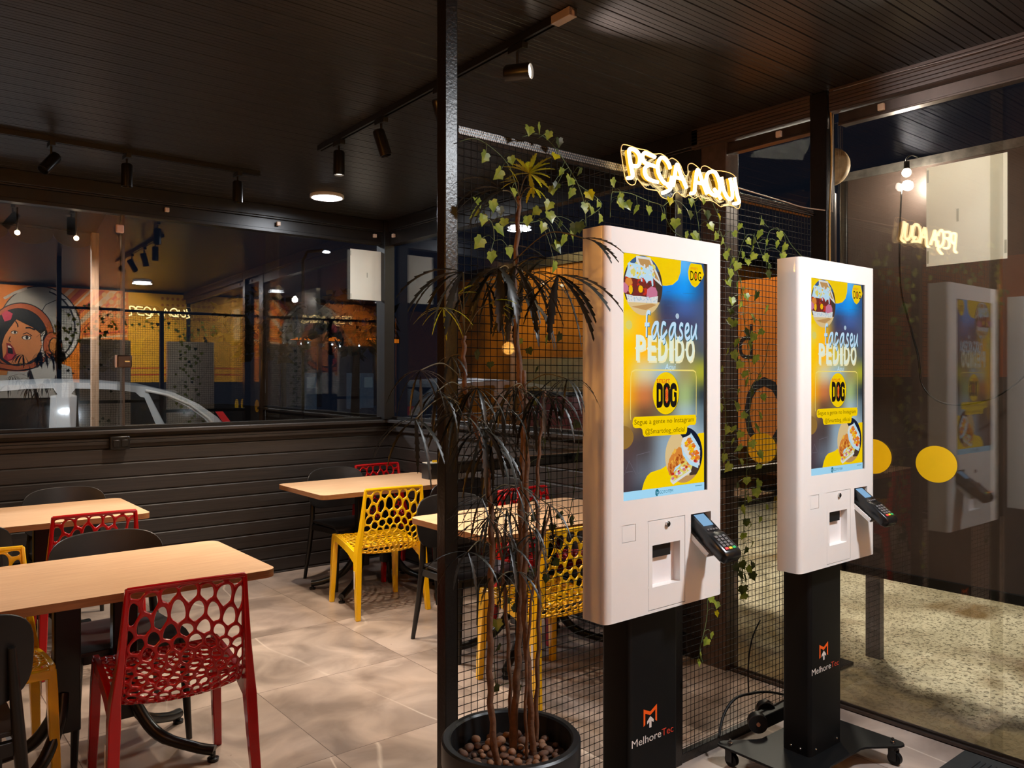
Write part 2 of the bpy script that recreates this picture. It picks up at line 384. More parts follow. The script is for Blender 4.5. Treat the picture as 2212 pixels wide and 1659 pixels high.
# window in the back wall: frame, three sliding panes, each on its own track
win = thing('window_1', None, None); win['kind'] = 'structure'
mb = MB()
mb.box(XL, XR, YB - 0.012, YB + 0.045, 1.146, 1.168)
mb.box(XL, XR, YB - 0.03, YB + 0.05, 2.60, 2.625); mb.box(XL, XR, YB - 0.02, YB + 0.05, 2.625, 2.70)
mb.box(XL, XR, YB - 0.045, YB + 0.05, 2.70, 2.712)
mb.build('window_frame', M_frame, win, bevel=0.002)
def pane(parent, x0, x1, y, z0, z1, rot, m, name='pane'):
    c = (x0 + x1) / 2; h = (x1 - x0) / 2
    o = MB().box(-h, h, -0.004, 0.004, z0, z1).build(name, m, parent); o.location = (c, y, 0); o.rotation_euler = (0, 0, rot); return o
TILT = R(-2.0)
pane(win, -2.0, -0.25, YB + 0.02, 1.165, 2.605, TILT, M_glass)
pane(win, -0.27, 1.385, YB + 0.02, 1.165, 2.605, TILT, M_glass)
pane(win, 1.36, 2.50, YB + 0.03, 1.165, 2.605, TILT, M_glass)
pane(win, 2.40, 3.40, YB + 0.02, 1.165, 2.605, TILT, M_glass)
MB().box(1.375, 1.395, YB - 0.012, YB + 0.03, 1.168, 2.605).build('stile', M_alu, win)
struct('trim_1', MB().box(XL, XR, YB - 0.055, YB + 0.06, 2.712, 2.80), M_frame, bevel=0.004)
# corner post
struct('trim_2', MB().box(3.375, 3.47, YB - 0.075, YB + 0.06, 1.146, 2.80), M_frame, bevel=0.004)
# dining window on the right wall
win2 = thing('window_2', None, None); win2['kind'] = 'structure'
mb = MB()
mb.box(XR - 0.012, XR + 0.045, 2.66, YB, 1.146, 1.168); mb.box(XR - 0.03, XR + 0.05, 2.66, YB, 2.60, 2.70); mb.box(XR - 0.045, XR + 0.05, 2.66, YB, 2.70, 2.712)
mb.build('window_frame', M_frame, win2, bevel=0.002)
for y0, y1, xo in ((2.66, 4.30, 0.012), (4.25, 5.86, 0.03)):
    MB().box(XR + xo - 0.004, XR + xo + 0.004, y0, y1, 1.165, 2.605).build('pane', M_glass, win2)
struct('trim_3', MB().box(XR - 0.055, XR + 0.06, 2.66, YB, 2.712, 2.80), M_frame, bevel=0.004)
struct('trim_4', MB().box(XR - 0.035, XR + 0.075, 2.50, 2.655, 0.0, 2.80), mat('brown_post', (84, 66, 56), 0.34, var=0.35, scale=25, bump=0.3), bevel=0.004)
# street front: ribbed fascia, header band, glass from floor to header
mb = MB(); F = [(0.0, 2.80), (0.055, 2.80)]
z = 2.80
for i in range(6):
    F += [(0.055, z - 0.0125), (0.049, z - 0.0145), (0.055, z - 0.0165)]; z -= 0.0168
F += [(0.055, 2.700), (0.012, 2.696)]
for y0, y1 in ((2.02, 2.70), (YF, 1.925)):
    k = len(F); mb.add([(XR - d, y0, q) for d, q in F] + [(XR - d, y1, q) for d, q in F], [(i, i+1, k+i+1, k+i) for i in range(k-1)])
    mb.add([(XR - d, y1, q) for d, q in F] + [(XR, y1, 2.696)], [tuple(range(k + 1))])
    mb.add([(XR - d, y0, q) for d, q in F] + [(XR, y0, 2.696)], [tuple(range(k + 1))])
struct('trim_5', mb, M_fascia, fixn=False)
mb = MB()
for y0, y1 in ((2.02, 2.52), (YF, 1.90)):
    mb.box(XR - 0.020, XR + 0.04, y0, y1, 2.642, 2.694); mb.box(XR - 0.026, XR - 0.018, y0, y1, 2.636, 2.646)
struct('trim_6', mb, M_alu, bevel=0.002)
front = thing('window_3', None, None); front['kind'] = 'structure'
for y0, y1, xo in ((2.02, 2.52, 0.006), (1.234, 1.95, 0.006), (-1.12, 1.284, 0.022)):
    MB().box(XR + xo - 0.004, XR + xo + 0.004, y0, y1, 0.012, 2.66).build('pane', M_glassfront, front)
mb = MB(); mb.box(XR - 0.014, XR - 0.004, YF, 2.52, 0.0, 0.016); mb.box(XR + 0.030, XR + 0.038, YF, 2.52, 0.0, 0.016); mb.box(XR - 0.014, XR + 0.04, YF, 2.52, -0.01, 0.004)
mb.build('floor_track', M_alu, front)
struct('trim_7', MB().box(3.405, 3.475, 1.935, 2.02, 0.0, 2.80), M_post, bevel=0.004)
# walls that only the glass shows
M_ochre = mat('ochre_wall', (232, 150, 40), 0.55, var=0.25, scale=3, vdark=(214, 112, 30))
struct('wall_left', MB().box(XL - 0.06, XL, YF, YB + 0.06, 1.5, ZC + 0.1), M_ochre)
struct('trim_8', MB().box(XL - 0.06, XL + 0.01, YF, YB + 0.06, -0.06, 1.5), M_frame)
struct('wall_front', MB().box(XL, XR + 0.05, YF - 0.06, YF, -0.06, ZC + 0.1), mat('front_wall', (24, 22, 21), 0.6, var=0.2))
# ------------------------------------------------------------------ lattice chairs
def clip(poly, nx, ny, d):
    out = []
    for i in range(len(poly)):
        a, b = poly[i], poly[(i+1) % len(poly)]
        da, db = a[0]*nx + a[1]*ny - d, b[0]*nx + b[1]*ny - d
        if da <= 0: out.append(a)
        if (da < 0 < db) or (db < 0 < da):
            t = da / (da - db); out.append((a[0] + (b[0]-a[0])*t, a[1] + (b[1]-a[1])*t))
    return out
def cells(seeds, rect):
    res = []
    for i, (x, y) in enumerate(seeds):
        p = list(rect)
        for j, (u, v) in enumerate(seeds):
            if i == j or (u-x)**2 + (v-y)**2 > 0.05: continue
            nx, ny = u - x, v - y; p = clip(p, nx, ny, (u*u + v*v - x*x - y*y) / 2)
            if len(p) < 3: break
        if len(p) >= 3: res.append(p)
    return res
def lattice(polys, strand, F3, seg=0.012):
    """organic openwork sheet: cell outlines keep their webs, cell middles are open"""
    key = {}; V = []; Fs = []
    def vid(p):
        k = (round(p[0], 4), round(p[1], 4))
        if k not in key: key[k] = len(V); V.append(F3(*k))
        return key[k]
    for poly in polys:
        outer = []
        for a, b in zip(poly, poly[1:] + poly[:1]):
            d = math.hypot(b[0]-a[0], b[1]-a[1])
            if d < 3e-4: continue
            k = max(1, int(round(d / seg))); outer += [(a[0]+(b[0]-a[0])*i/k, a[1]+(b[1]-a[1])*i/k) for i in range(k)]
        n = len(outer)
        if n < 4: continue
        cx = sum(p[0] for p in outer)/n; cy = sum(p[1] for p in outer)/n
        ar = sum(outer[i-1][0]*outer[i][1] - outer[i][0]*outer[i-1][1] for i in range(n)) / 2
        if abs(ar) < 1.2e-4:
            Fs.append(tuple(vid(p) for p in outer)); continue
        if ar < 0: outer.reverse()
        inn = list(outer)
        for _ in range(1): inn = [((inn[i-1][0]+inn[i][0]*2+inn[(i+1) % n][0])/4, (inn[i-1][1]+inn[i][1]*2+inn[(i+1) % n][1])/4) for i in range(n)]
        res = []
        for i in range(n):
            tx, ty = inn[(i+1) % n][0]-inn[i-1][0], inn[(i+1) % n][1]-inn[i-1][1]; l = math.hypot(tx, ty) or 1
            x, y = inn[i][0] - ty/l*strand, inn[i][1] + tx/l*strand
            d0 = math.hypot(inn[i][0]-cx, inn[i][1]-cy); d1 = math.hypot(x-cx, y-cy)
            if d1 > d0*0.9: k = 0.6; x, y = cx + (inn[i][0]-cx)*k, cy + (inn[i][1]-cy)*k
            res.append((x, y))
        for _ in range(2): res = [((res[i-1][0]+res[i][0]*2+res[(i+1) % n][0])/4, (res[i-1][1]+res[i][1]*2+res[(i+1) % n][1])/4) for i in range(n)]
        o = [vid(p) for p in outer]; base = len(V); V.extend(F3(*p) for p in res)
        for i in range(n):
            j = (i+1) % n
            if o[i] != o[j]: Fs.append((o[i], o[j], base + j, base + i))
    return V, Fs
def scales(rect, c0, r0, dr, dth, rows, warp=0.006, flip=None):
    """fish-scale cells on rings round (0, c0), clipped to a convex outline"""
    out = []; K = 4
    def P(s, t, k):
        th = math.pi/2 - s*dth; r = r0 + (k + t)*dr; x, y = r*math.cos(th), c0 + r*math.sin(th)
        x += warp*mnoise.noise(Vector((x*13, y*13, 0.3))) ; y += warp*1.2*mnoise.noise(Vector((x*13, y*13, 5.3)))
        return (x, y) if not flip else (x, flip - y)
    def A(s): return 0.52 * math.sqrt(max(0.0, 1 - (2*abs(s))**2.2))
    B = 0.48
    for k in range(-1, rows):
        o = 0.5 if k % 2 else 0.0
        m = int(0.35 / max(0.02, (r0 + k*dr)*dth)) + 2
        for i in range(-m, m + 1):
            c = i + o
            top = [P(c + (-0.5 + j/(2*K)), B + A(-0.5 + j/(2*K)), k) for j in range(2*K + 1)]
            wall = [P(c + 0.5, B * 0.5, k)]
            bot = [P(c + 0.5 - j/(2*K), -1 + B + A(-j/(2*K)), k) for j in range(0, K + 1)] + [P(c - j/(2*K), -1 + B + A(0.5 - j/(2*K)), k) for j in range(1, K + 1)]
            p = top + wall + bot + [P(c - 0.5, B * 0.5, k)]
            for a, b in zip(rect, rect[1:] + rect[:1]):
                nx, ny = b[1]-a[1], a[0]-b[0]; p = clip(p, nx, ny, nx*a[0] + ny*a[1])
                if len(p) < 3: break
            if len(p) >= 3: out.append(p)
    return out
def spline1(pts, t):
    P = smooth_path([(a, b, 0) for a, b in pts], 10); f = t * (len(P) - 1); i = min(int(f), len(P) - 2); q = P[i].lerp(P[i+1], f - i); return q.x, q.y
def lattice_chair(name, label, m, group=None):
    """local: seat faces +y, back at -y, feet on z=0"""
    t = thing(name, label, 'chair', group=group); rnd = random.Random(5)
    BW0, BW1, BH = 0.205, 0.186, 0.415
    bp = [(-0.105, 0.392), (-0.165, 0.402), (-0.215, 0.45), (-0.232, 0.53), (-0.242, 0.64), (-0.262, 0.795)]
    def back(u, v):
        k = max(0, min(1, v / BH)); y, z = spline1(bp, k)
        wy = BW0 + (BW1 - BW0) * k; q = 1 - min(1, (u / wy)**2)
        return Vector((u, y - q * (0.034 * (1 - k)**0.6 + 0.004), z - (0.012*q if k < 0.3 else 0)))
    V, Fq = lattice(scales([(-BW0, 0), (BW0, 0), (BW1, BH), (-BW1, BH)], -0.22, 0.205, 0.0335, 0.098, 14, 0.010), 0.0040, back)
    MB().add(V, Fq).build('backrest', m, t, smooth=180, solid=0.010, sub=1)
    # seat
    SW, SD = 0.212, 0.335
    def seat(u, v):
        k = v / SD; q = 1 - min(1, (u / SW)**2)
        return Vector((u, 0.225 - v, 0.452 - 0.040*k*k - 0.014*q*math.sin(math.pi*min(1, k)) - (0.014 * max(0, 1 - k*9)**2)))
    V, Fq = lattice(scales([(-SW, 0), (SW, 0), (SW, SD), (-SW, SD)], -0.25, 0.24, 0.036, 0.092, 12, 0.009), 0.0050, seat)
    MB().add(V, Fq).build('seat', m, t, smooth=180, solid=0.010, sub=1)
    # frame: top rail, seat edges
    MB().tube([(-0.190, -0.264, 0.800), (-0.1, -0.268, 0.802), (0.1, -0.268, 0.802), (0.190, -0.264, 0.800)], 0.0095, 8).build('top_rail', m, t, smooth=60)
    mb = MB()
    for sx in (-1, 1):
        loops = []
        for y, zt, zb in ((0.245, 0.452, 0.36), (0.225, 0.456, 0.395), (0.16, 0.453, 0.408), (0.06, 0.444, 0.398), (-0.06, 0.428, 0.375), (-0.15, 0.412, 0.34), (-0.205, 0.405, 0.325)):
            x = 0.214 + (0.225 - y) * 0.012
            loops.append([Vector((sx*(x - 0.010), y, zt)), Vector((sx*(x + 0.012), y, zt)), Vector((sx*(x + 0.014), y, zb)), Vector((sx*(x - 0.006), y, zb))])
        mb.loft(loops)
    mb.loft([[Vector((x, 0.212, 0.440)), Vector((x, 0.246, 0.438)), Vector((x, 0.246, 0.405)), Vector((x, 0.224, 0.405))] for x in (-0.212, 0, 0.212)])
    mb.build('frame', m, t, bevel=0.003)
    for sx in (-1, 1):
        loops = []
        for x, y, z, wx, wy in ((0.190, -0.262, 0.805, 0.014, 0.020), (0.198, -0.248, 0.68, 0.017, 0.034), (0.207, -0.232, 0.55, 0.022, 0.048), (0.219, -0.208, 0.43, 0.030, 0.066), (0.223, -0.212, 0.36, 0.038, 0.058), (0.229, -0.232, 0.20, 0.036, 0.040), (0.238, -0.258, 0.0, 0.030, 0.030)):
            loops.append([Vector((sx*x + a*wx/2, y + b*wy/2, z)) for a, b in ((-1,-1),(1,-1),(1,1),(-1,1))])
        MB().loft(loops).build('leg', m, t, bevel=0.004)
        loops = []
        for x, y, z, wx, wy in ((0.214, 0.215, 0.440, 0.028, 0.062), (0.217, 0.222, 0.36, 0.034, 0.046), (0.222, 0.230, 0.2, 0.034, 0.036), (0.230, 0.240, 0.0, 0.030, 0.030)):
            loops.append([Vector((sx*x + a*wx/2, y + b*wy/2, z)) for a, b in ((-1,-1),(1,-1),(1,1),(-1,1))])
        MB().loft(loops).build('leg', m, t, bevel=0.004)
    st = MB().box(-0.252, -0.2505, -0.236, -0.222, 0.19, 0.30).build('sticker', mat('paper_sticker', (215, 205, 195), 0.5), t)
    st['label'] = 'narrow white sticker'
    return t
M_red = mat('red_plastic', (176, 8, 14), 0.22, var=0.12, scale=5, coat=0.3)
M_yel = mat('yellow_plastic', (246, 190, 6), 0.24, var=0.08, scale=5, coat=0.3)
# ------------------------------------------------------------------ black shell chairs
M_blk = mat('black_shell', (30, 27, 27), 0.36, var=0.2, scale=16, bump=0.05)
M_blkleg = mat('black_leg', (20, 19, 19), 0.34, var=0.2, scale=22)
def black_chair(name, label, group=None):
    t = thing(name, label, 'chair', group=group)
    # backrest: wide curved panel with round corners
    mb = MB(); nu, nv = 20, 10; W, Hh = 0.235, 0.150; z0 = 0.665
    def bk(u, v, d):
        # superellipse outline
        a = math.atan2(v, u); 
        m = max(abs(u), abs(v)); 
        if m < 1e-6: x = y = 0
        else:
            ca, sa = abs(u)/m, abs(v)/m; nrm = (ca**3.4 + sa**3.4)**(1/3.4); x, y = u/nrm, v/nrm
        z = z0 + y*Hh; bow = 0.050 * (x*x) 
        return Vector((x*W, -0.215 - 0.16*(z - 0.52) + bow + d, z))
    vs = []; 
    for d in (-0.006, 0.006):
        for j in range(nv + 1):
            for i in range(nu + 1): vs.append(bk(-1 + 2*i/nu, -1 + 2*j/nv, d))
    st = (nu+1)*(nv+1); fs = []
    for j in range(nv):
        for i in range(nu):
            a = j*(nu+1)+i; fs.append((a, a+1, a+nu+2, a+nu+1)); fs.append((st+a, st+a+nu+1, st+a+nu+2, st+a+1))
    ring = [i for i in range(nu+1)] + [j*(nu+1)+nu for j in range(1, nv+1)] + [nv*(nu+1)+i for i in range(nu-1, -1, -1)] + [j*(nu+1) for j in range(nv-1, 0, -1)]
    for a, b in zip(ring, ring[1:] + ring[:1]): fs.append((a, st+a, st+b, b))
    mb.add(vs, fs).build('backrest', M_blk, t, smooth=60, bevel=0.003)
    # seat
    mb = MB(); vs = []; nu, nv = 12, 12
    for d in (0.0, -0.016):
        for j in range(nv+1):
            for i in range(nu+1):
                u, v = -1 + 2*i/nu, j/nv; w = 0.215 - 0.02*v
                vs.append(Vector((u*w, 0.235 - 0.43*v, 0.452 - 0.018*math.sin(math.pi*min(1, v*1.05)) * (1 - u*u) - 0.012*v - (0.016*max(0, 1 - v*7)**2) + d)))
    st = (nu+1)*(nv+1); fs = []
    for j in range(nv):
        for i in range(nu):
            a = j*(nu+1)+i; fs.append((a, a+1, a+nu+2, a+nu+1)); fs.append((st+a, st+a+nu+1, st+a+nu+2, st+a+1))
    ring = [i for i in range(nu+1)] + [j*(nu+1)+nu for j in range(1, nv+1)] + [nv*(nu+1)+i for i in range(nu-1, -1, -1)] + [j*(nu+1) for j in range(nv-1, 0, -1)]
    for a, b in zip(ring, ring[1:] + ring[:1]): fs.append((a, st+a, st+b, b))
    mb.add(vs, fs).build('seat', M_blk, t, smooth=50, bevel=0.003)
    mb = MB()
    mb.box(-0.195, 0.195, 0.195, 0.220, 0.385, 0.425); mb.box(-0.185, 0.185, -0.205, -0.18, 0.365, 0.41)
    for sx in (-1, 1): mb.loft([[Vector((sx*(0.192 + a), y, z + b)) for a, b in ((-0.012,-0.022),(0.012,-0.022),(0.012,0.018),(-0.012,0.018))] for y, z in ((0.21, 0.407), (0.0, 0.402), (-0.2, 0.392))])
    mb.build('seat_frame', M_blkleg, t, bevel=0.003)
    for sx in (-1, 1):
        MB().tube([(sx*0.170, -0.232, 0.70), (sx*0.182, -0.212, 0.56), (sx*0.194, -0.198, 0.42), (sx*0.206, -0.222, 0.22), (sx*0.222, -0.262, 0.0)], [0.011, 0.016, 0.019, 0.017, 0.012], 12).build('leg', M_blkleg, t, smooth=50)
        MB().tube([(sx*0.195, 0.208, 0.425), (sx*0.203, 0.218, 0.24), (sx*0.214, 0.235, 0.0)], [0.021, 0.018, 0.012], 12).build('leg', M_blkleg, t, smooth=50)
    return t
# ------------------------------------------------------------------ tables
def oak():
    m = bpy.data.materials.new('oak_laminate'); m.use_nodes = True
    N, L = m.node_tree.nodes, m.node_tree.links; b = N['Principled BSDF']
    tc = N.new('ShaderNodeTexCoord'); mp = N.new('ShaderNodeMapping'); mp.inputs['Scale'].default_value = (1.6, 26, 8); L.new(tc.outputs['Object'], mp.inputs['Vector'])
    n1 = N.new('ShaderNodeTexNoise'); n1.inputs['Scale'].default_value = 3; n1.inputs['Detail'].default_value = 6; n1.inputs['Distortion'].default_value = 0.3; L.new(mp.outputs[0], n1.inputs['Vector'])
    r = N.new('ShaderNodeValToRGB'); e = r.color_ramp.elements; e[0].position = 0.3; e[0].color = lin((210, 168, 130)) + (1,); e[1].position = 0.7; e[1].color = lin((228, 190, 152)) + (1,)
    L.new(n1.outputs['Fac'], r.inputs['Fac']); L.new(r.outputs['Color'], b.inputs['Base Color']); b.inputs['Roughness'].default_value = 0.38; b.inputs['Specular IOR Level'].default_value = 0.4
    return m
M_oak = oak(); M_oakedge = mat('oak_edge', (150, 98, 58), 0.45, var=0.25, scale=10, stretch=(1, 1, 20))
M_iron = mat('black_iron', (17, 17, 18), 0.30, var=0.2, scale=18)
def table(name, label):
    t = thing(name, label, 'table', group='oak topped tables in the dining area'); W, D = 1.15, 0.72
    p = rrect(W, D, 0.05, 8); n = len(p); mb = MB()
    mb.add([(x, y, 0.745) for x, y in p], [tuple(range(n))], 0)
    mb.add([(x, y, 0.715) for x, y in p], [tuple(range(n))[::-1]], 1)
    mb.add([(x, y, 0.715) for x, y in p] + [(x, y, 0.745) for x, y in p], [(i, (i+1) % n, n+(i+1) % n, n+i) for i in range(n)], 1)
    mb.build('tabletop', [M_oak, M_oakedge], t, smooth=35)
    mb = MB(); mb.box(-0.30, 0.30, -0.03, 0.03, 0.690, 0.7145); mb.box(-0.30, -0.25, -0.27, 0.27, 0.700, 0.7145); mb.box(0.25, 0.30, -0.27, 0.27, 0.700, 0.7145)
    mb.build('top_bracket', M_iron, t, bevel=0.003)
    for sx in (-1, 1):
        MB().box(sx*0.10 - 0.045, sx*0.10 + 0.045, -0.028, 0.028, 0.17, 0.692).build('column', M_iron, t, bevel=0.006)
        for sy in (-1, 1):
            path = smooth_path([(sx*0.115, sy*0.015, 0.32), (sx*0.135, sy*0.05, 0.22), (sx*0.20, sy*0.105, 0.11), (sx*0.31, sy*0.175, 0.055), (sx*0.375, sy*0.225, 0.040)], 5)
            f = MB().tube(path, [0.023]*12 + [0.021]*(len(path)-12), 10).build('foot', M_iron, t, smooth=50)
            MB().lathe([(0.021, 0.0), (0.022, 0.012), (0.010, 0.014), (0.010, 0.034)], 16, (sx*0.37, sy*0.222, 0)).build('glide', M_iron, f, smooth=40)
    return t
t0 = table('dining_table', 'oak topped table in front, with the red lattice chair pushed in before it')
TABLES = {'A': (0.70, 3.40), 'B': (0.68, 5.09), 'C': (2.85, 5.08), 'D': (2.865, 3.35)}
LT = {'B': 'oak topped table by the back window wall, below the wall socket', 'C': 'oak topped table in the far corner, with the black napkin holder on it', 'D': 'oak topped table standing behind the mesh divider and the tall plant'}
t0.location = TABLES['A'] + (0,)
for k in 'BCD':
    c = copy_tree(t0); c['label'] = LT[k]; c.location = TABLES[k] + (0,)
# ------------------------------------------------------------------ chairs in their places
GR, GY, GB = 'red lattice chairs', 'yellow lattice chairs', 'black shell chairs'
red = lattice_chair('lattice_chair', 'red lattice chair nearest the camera, back view, at the front oak table', M_red, GR)
yel = lattice_chair('lattice_chair', 'yellow lattice chair pulled out from the far corner table, left of the divider post', M_yel, GY)
blk = black_chair('shell_chair', 'black shell chair cut by the frame edge, beside the nearest red chair', GB)
def place(o, x, y, deg, label=None):
    if label: o = copy_tree(o); o['label'] = label
    o.location = (x, y, 0); o.rotation_euler = (0, 0, R(deg)); return o
place(red, 0.885, 3.085, -4)
place(red, 0.937, 4.78, -2, 'red lattice chair at the back wall table, showing above a black chair back')
place(red, 3.20, 5.40, 180, 'red lattice chair behind the far corner table, against the wall')
place(red, 3.215, 3.60, 180, 'red lattice chair behind the table that stands behind the mesh')
place(yel, 2.640, 4.660, -7)
place(yel, 0.325, 3.560, 180, 'yellow lattice chair on the far side of the front oak table')
place(yel, 0.38, 5.385, 180, 'yellow lattice chair against the back wall at the frame edge')
place(yel, 2.600, 2.950, -4, 'yellow lattice chair seen through the wire mesh, left of the first kiosk')
place(blk, 0.165, 3.00, 3)
place(blk, 0.845, 3.67, 180, 'black shell chair on the far side of the front oak table, facing the camera')
place(blk, 0.98, 5.40, 180, 'black shell chair against the back wall, below the wall socket')
place(blk, 0.33, 4.68, 0, 'black shell chair at the near side of the back wall table, at the frame edge')
place(blk, 2.79, 5.36, 180, 'black shell chair behind the far corner table, left of a red one')
place(blk, 3.155, 4.70, 4, 'black shell chair right of the pulled out yellow chair, beside the divider post')
place(blk, 2.66, 3.66, 176, 'black shell chair on the far side of the table behind the mesh')
place(blk, 3.14, 3.02, 2, 'black shell chair behind the first kiosk, at the table behind the mesh')
# ------------------------------------------------------------------ mesh divider
M_mesh = mat('black_wire', (11, 10, 10), 0.6, spec=0.15, var=0.2, scale=40)
dv = thing('mesh_divider', 'black steel divider of welded wire mesh between entrance and dining area', 'divider', (0, YP, 0))
for x0, x1, zt, nm in ((1.362, 1.408, ZC, 'post'), (2.425, 2.468, 2.262, 'post')):
    MB().box(x0, x1, 0.0, 0.046, 0.0, zt).build(nm, M_post, dv, bevel=0.003)
mb = MB(); mb.box(1.408, 3.405, 0.0, 0.03, 2.236, 2.266)
mb.build('top_rail', M_post, dv, bevel=0.003)
# perforated strip along the face of the top rail
mb = MB()
for i in range(int((3.40 - 1.41) / 0.0085)):
    for j in range(3): mb.box(1.412 + i*0.0085 + (0.004 if j % 2 else 0), 1.412 + i*0.0085 + 0.0042 + (0.004 if j % 2 else 0), -0.0016, 0.0, 2.2395 + j*0.0088, 2.2435 + j*0.0088)
mb.build('perforated_strip', mat('perforated_metal', (112, 96, 84), 0.4, metal=0.6), dv)
for x0, x1, z0, z1, nm in ((1.408, 2.425, 1.205, 1.240, 'mid_rail'), (2.468, 3.405, 1.085, 1.120, 'mid_rail'), (1.408, 2.425, 0.0, 0.04, 'bottom_rail'), (2.468, 3.405, 0.0, 0.04, 'bottom_rail')):
    MB().box(x0, x1, 0.006, 0.032, z0, z1).build(nm, M_post, dv, bevel=0.002)
def wire_panel(x0, x1, z0, z1):
    mb = MB(); r = 0.00135; st = 0.0254
    n = int((x1 - x0) / st); 
    def bar(a, b):
        a, b = Vector(a), Vector(b); t = (b - a).normalized(); q = Vector((0, 1, 0)); s = t.cross(q)
        mb.loft([[p + (q*c + s*d) * r for c, d in ((1,0),(0,1),(-1,0),(0,-1))] for p in (a, b)], cap=False)
    for i in range(n + 1): bar((x0 + i*st, 0.002 + (0.0008 if i % 2 else -0.0008), z0), (x0 + i*st, 0.002 + (0.0008 if i % 2 else -0.0008), z1))
    for j in range(int((z1 - z0) / st) + 1): bar((x0, 0.0035, z0 + j*st), (x1, 0.0035, z0 + j*st))
    return mb
for x0, x1 in ((1.408, 2.425), (2.468, 3.405)):
    wire_panel(x0, x1, 0.04, 2.24).build('mesh_panel', M_mesh, dv, smooth=180)

# ------------------------------------------------------------------ ordering kiosks
M_wht = mat('white_enamel', (240, 236, 232), 0.32, var=0.05, scale=3, coat=0.15)
M_pil = mat('black_powder', (9, 9, 10), 0.5, spec=0.3, var=0.2, scale=30, bump=0.06, bscale=400)
M_dark = mat('cavity_black', (12, 12, 13), 0.6, var=0.1)
M_chr = mat('chrome', (200, 198, 196), 0.15, metal=1.0)
M_inner = mat('white_tray', (236, 232, 232), 0.4, var=0.03)
FM = face_negY(0, 0, 0)
def plate_holes(mb, rect, holes, h, M, depth=0.004):
    """front sheet with rectangular openings and their reveals; rect and holes are (x0, x1, y0, y1)"""
    xs = sorted({rect[0], rect[1]} | {v for q in holes for v in q[:2]}); ys = sorted({rect[2], rect[3]} | {v for q in holes for v in q[2:4]})
    for xa, xb in zip(xs, xs[1:]):
        for ya, yb in zip(ys, ys[1:]):
            cx, cy = (xa+xb)/2, (ya+yb)/2
            if any(q[0] < cx < q[1] and q[2] < cy < q[3] for q in holes): continue
            mb.flat([(xa,ya),(xb,ya),(xb,yb),(xa,yb)], h, M)
    for q in holes:
        d = q[4] if len(q) > 4 else depth; p = [(q[0],q[2]),(q[1],q[2]),(q[1],q[3]),(q[0],q[3])]
        for a, b in zip(p, p[1:] + p[:1]):
            mb.add([M @ Vector((a[0],a[1],h)), M @ Vector((b[0],b[1],h)), M @ Vector((b[0],b[1],h-d)), M @ Vector((a[0],a[1],h-d))], [(0,1,2,3)])
# what the screens show: one flat picture, built up in thin layers of light
SC = dict(yellow=(255,214,0), deep=(250,196,0), white=(205,236,250), pale=(200,232,255), cream=(236,246,226), shade=(250,240,190), black=(22,16,14), red=(232,60,22), orange=(238,110,30), bar=(168,222,250), teal=(20,110,130),
          blue=(60,95,140), wood=(226,196,140), woodd=(196,150,92), dark=(74,56,46), bread=(226,226,222), crumb=(176,200,220), ham=(204,120,150), meat=(120,44,40), tomato=(200,50,36), mayo=(190,226,245), corn=(250,190,10), cheese=(224,214,110), navy=(20,30,52), toast=(222,136,56), toastd=(176,84,26), line=(250,226,120), brown=(110,84,0), bokeh=(150,112,52), hair=(112,106,116), gold=(244,186,70))
SCN = list(SC); SCM = [emis('screen_' + k, SC[k], 1.0) for k in SCN]
def bg_mat():
    m = bpy.data.materials.new('screen_backdrop'); m.use_nodes = True; N, L = m.node_tree.nodes, m.node_tree.links
    N.remove(N['Principled BSDF']); e = N.new('ShaderNodeEmission'); a = N.new('ShaderNodeVertexColor'); a.layer_name = 'picture'
    L.new(a.outputs['Color'], e.inputs['Color']); e.inputs['Strength'].default_value = 1.3; L.new(e.outputs[0], N['Material Output'].inputs['Surface']); return m
BG = [(1.0,[(60,90,140),(60,100,160),(50,130,200),(90,170,230),(40,70,110)]),(0.875,[(230,190,0),(60,90,130),(14,118,205),(10,140,225),(40,80,130)]),(0.80,[(235,190,0),(200,170,60),(50,60,95),(60,90,150),(60,80,120)]),
      (0.72,[(215,195,70),(240,175,20),(70,60,80),(60,60,90),(70,80,110)]),(0.62,[(235,190,0),(245,170,10),(200,180,60),(120,110,70),(70,80,90)]),(0.52,[(240,180,0),(200,190,150),(140,170,190),(150,140,90),(160,160,40)]),
      (0.42,[(240,170,0),(190,110,60),(90,80,70),(150,170,110),(40,50,60)]),(0.34,[(190,150,60),(100,70,50),(110,100,70),(150,170,175),(90,110,120)]),(0.22,[(80,60,60),(70,60,60),(130,150,165),(170,190,205),(140,160,175)]),
      (0.10,[(70,55,60),(90,95,105),(140,155,165),(160,175,185),(150,160,170)]),(0.0,[(60,50,55),(50,55,65),(90,100,115),(120,130,140),(120,130,140)])]
def bg_col(u, v):
    for (va, ra), (vb, rb) in zip(BG, BG[1:]):
        if va >= v >= vb: t = (va - v) / (va - vb); t = t*t*(3-2*t); break
    else: ra = rb = BG[-1][1]; t = 0
    f = min(3.9999, max(0, u*4)); i = int(f); s = f - i; s = s*s*(3-2*s)
    r = []
    for c in range(3):
        a = ra[i][c]*(1-s) + ra[i+1][c]*s; b = rb[i][c]*(1-s) + rb[i+1][c]*s; r.append(a*(1-t) + b*t)
    return lin(r) + (1,)
SX0, SX1, SZ0, SZ1 = -0.197, 0.189, 1.142, 1.858
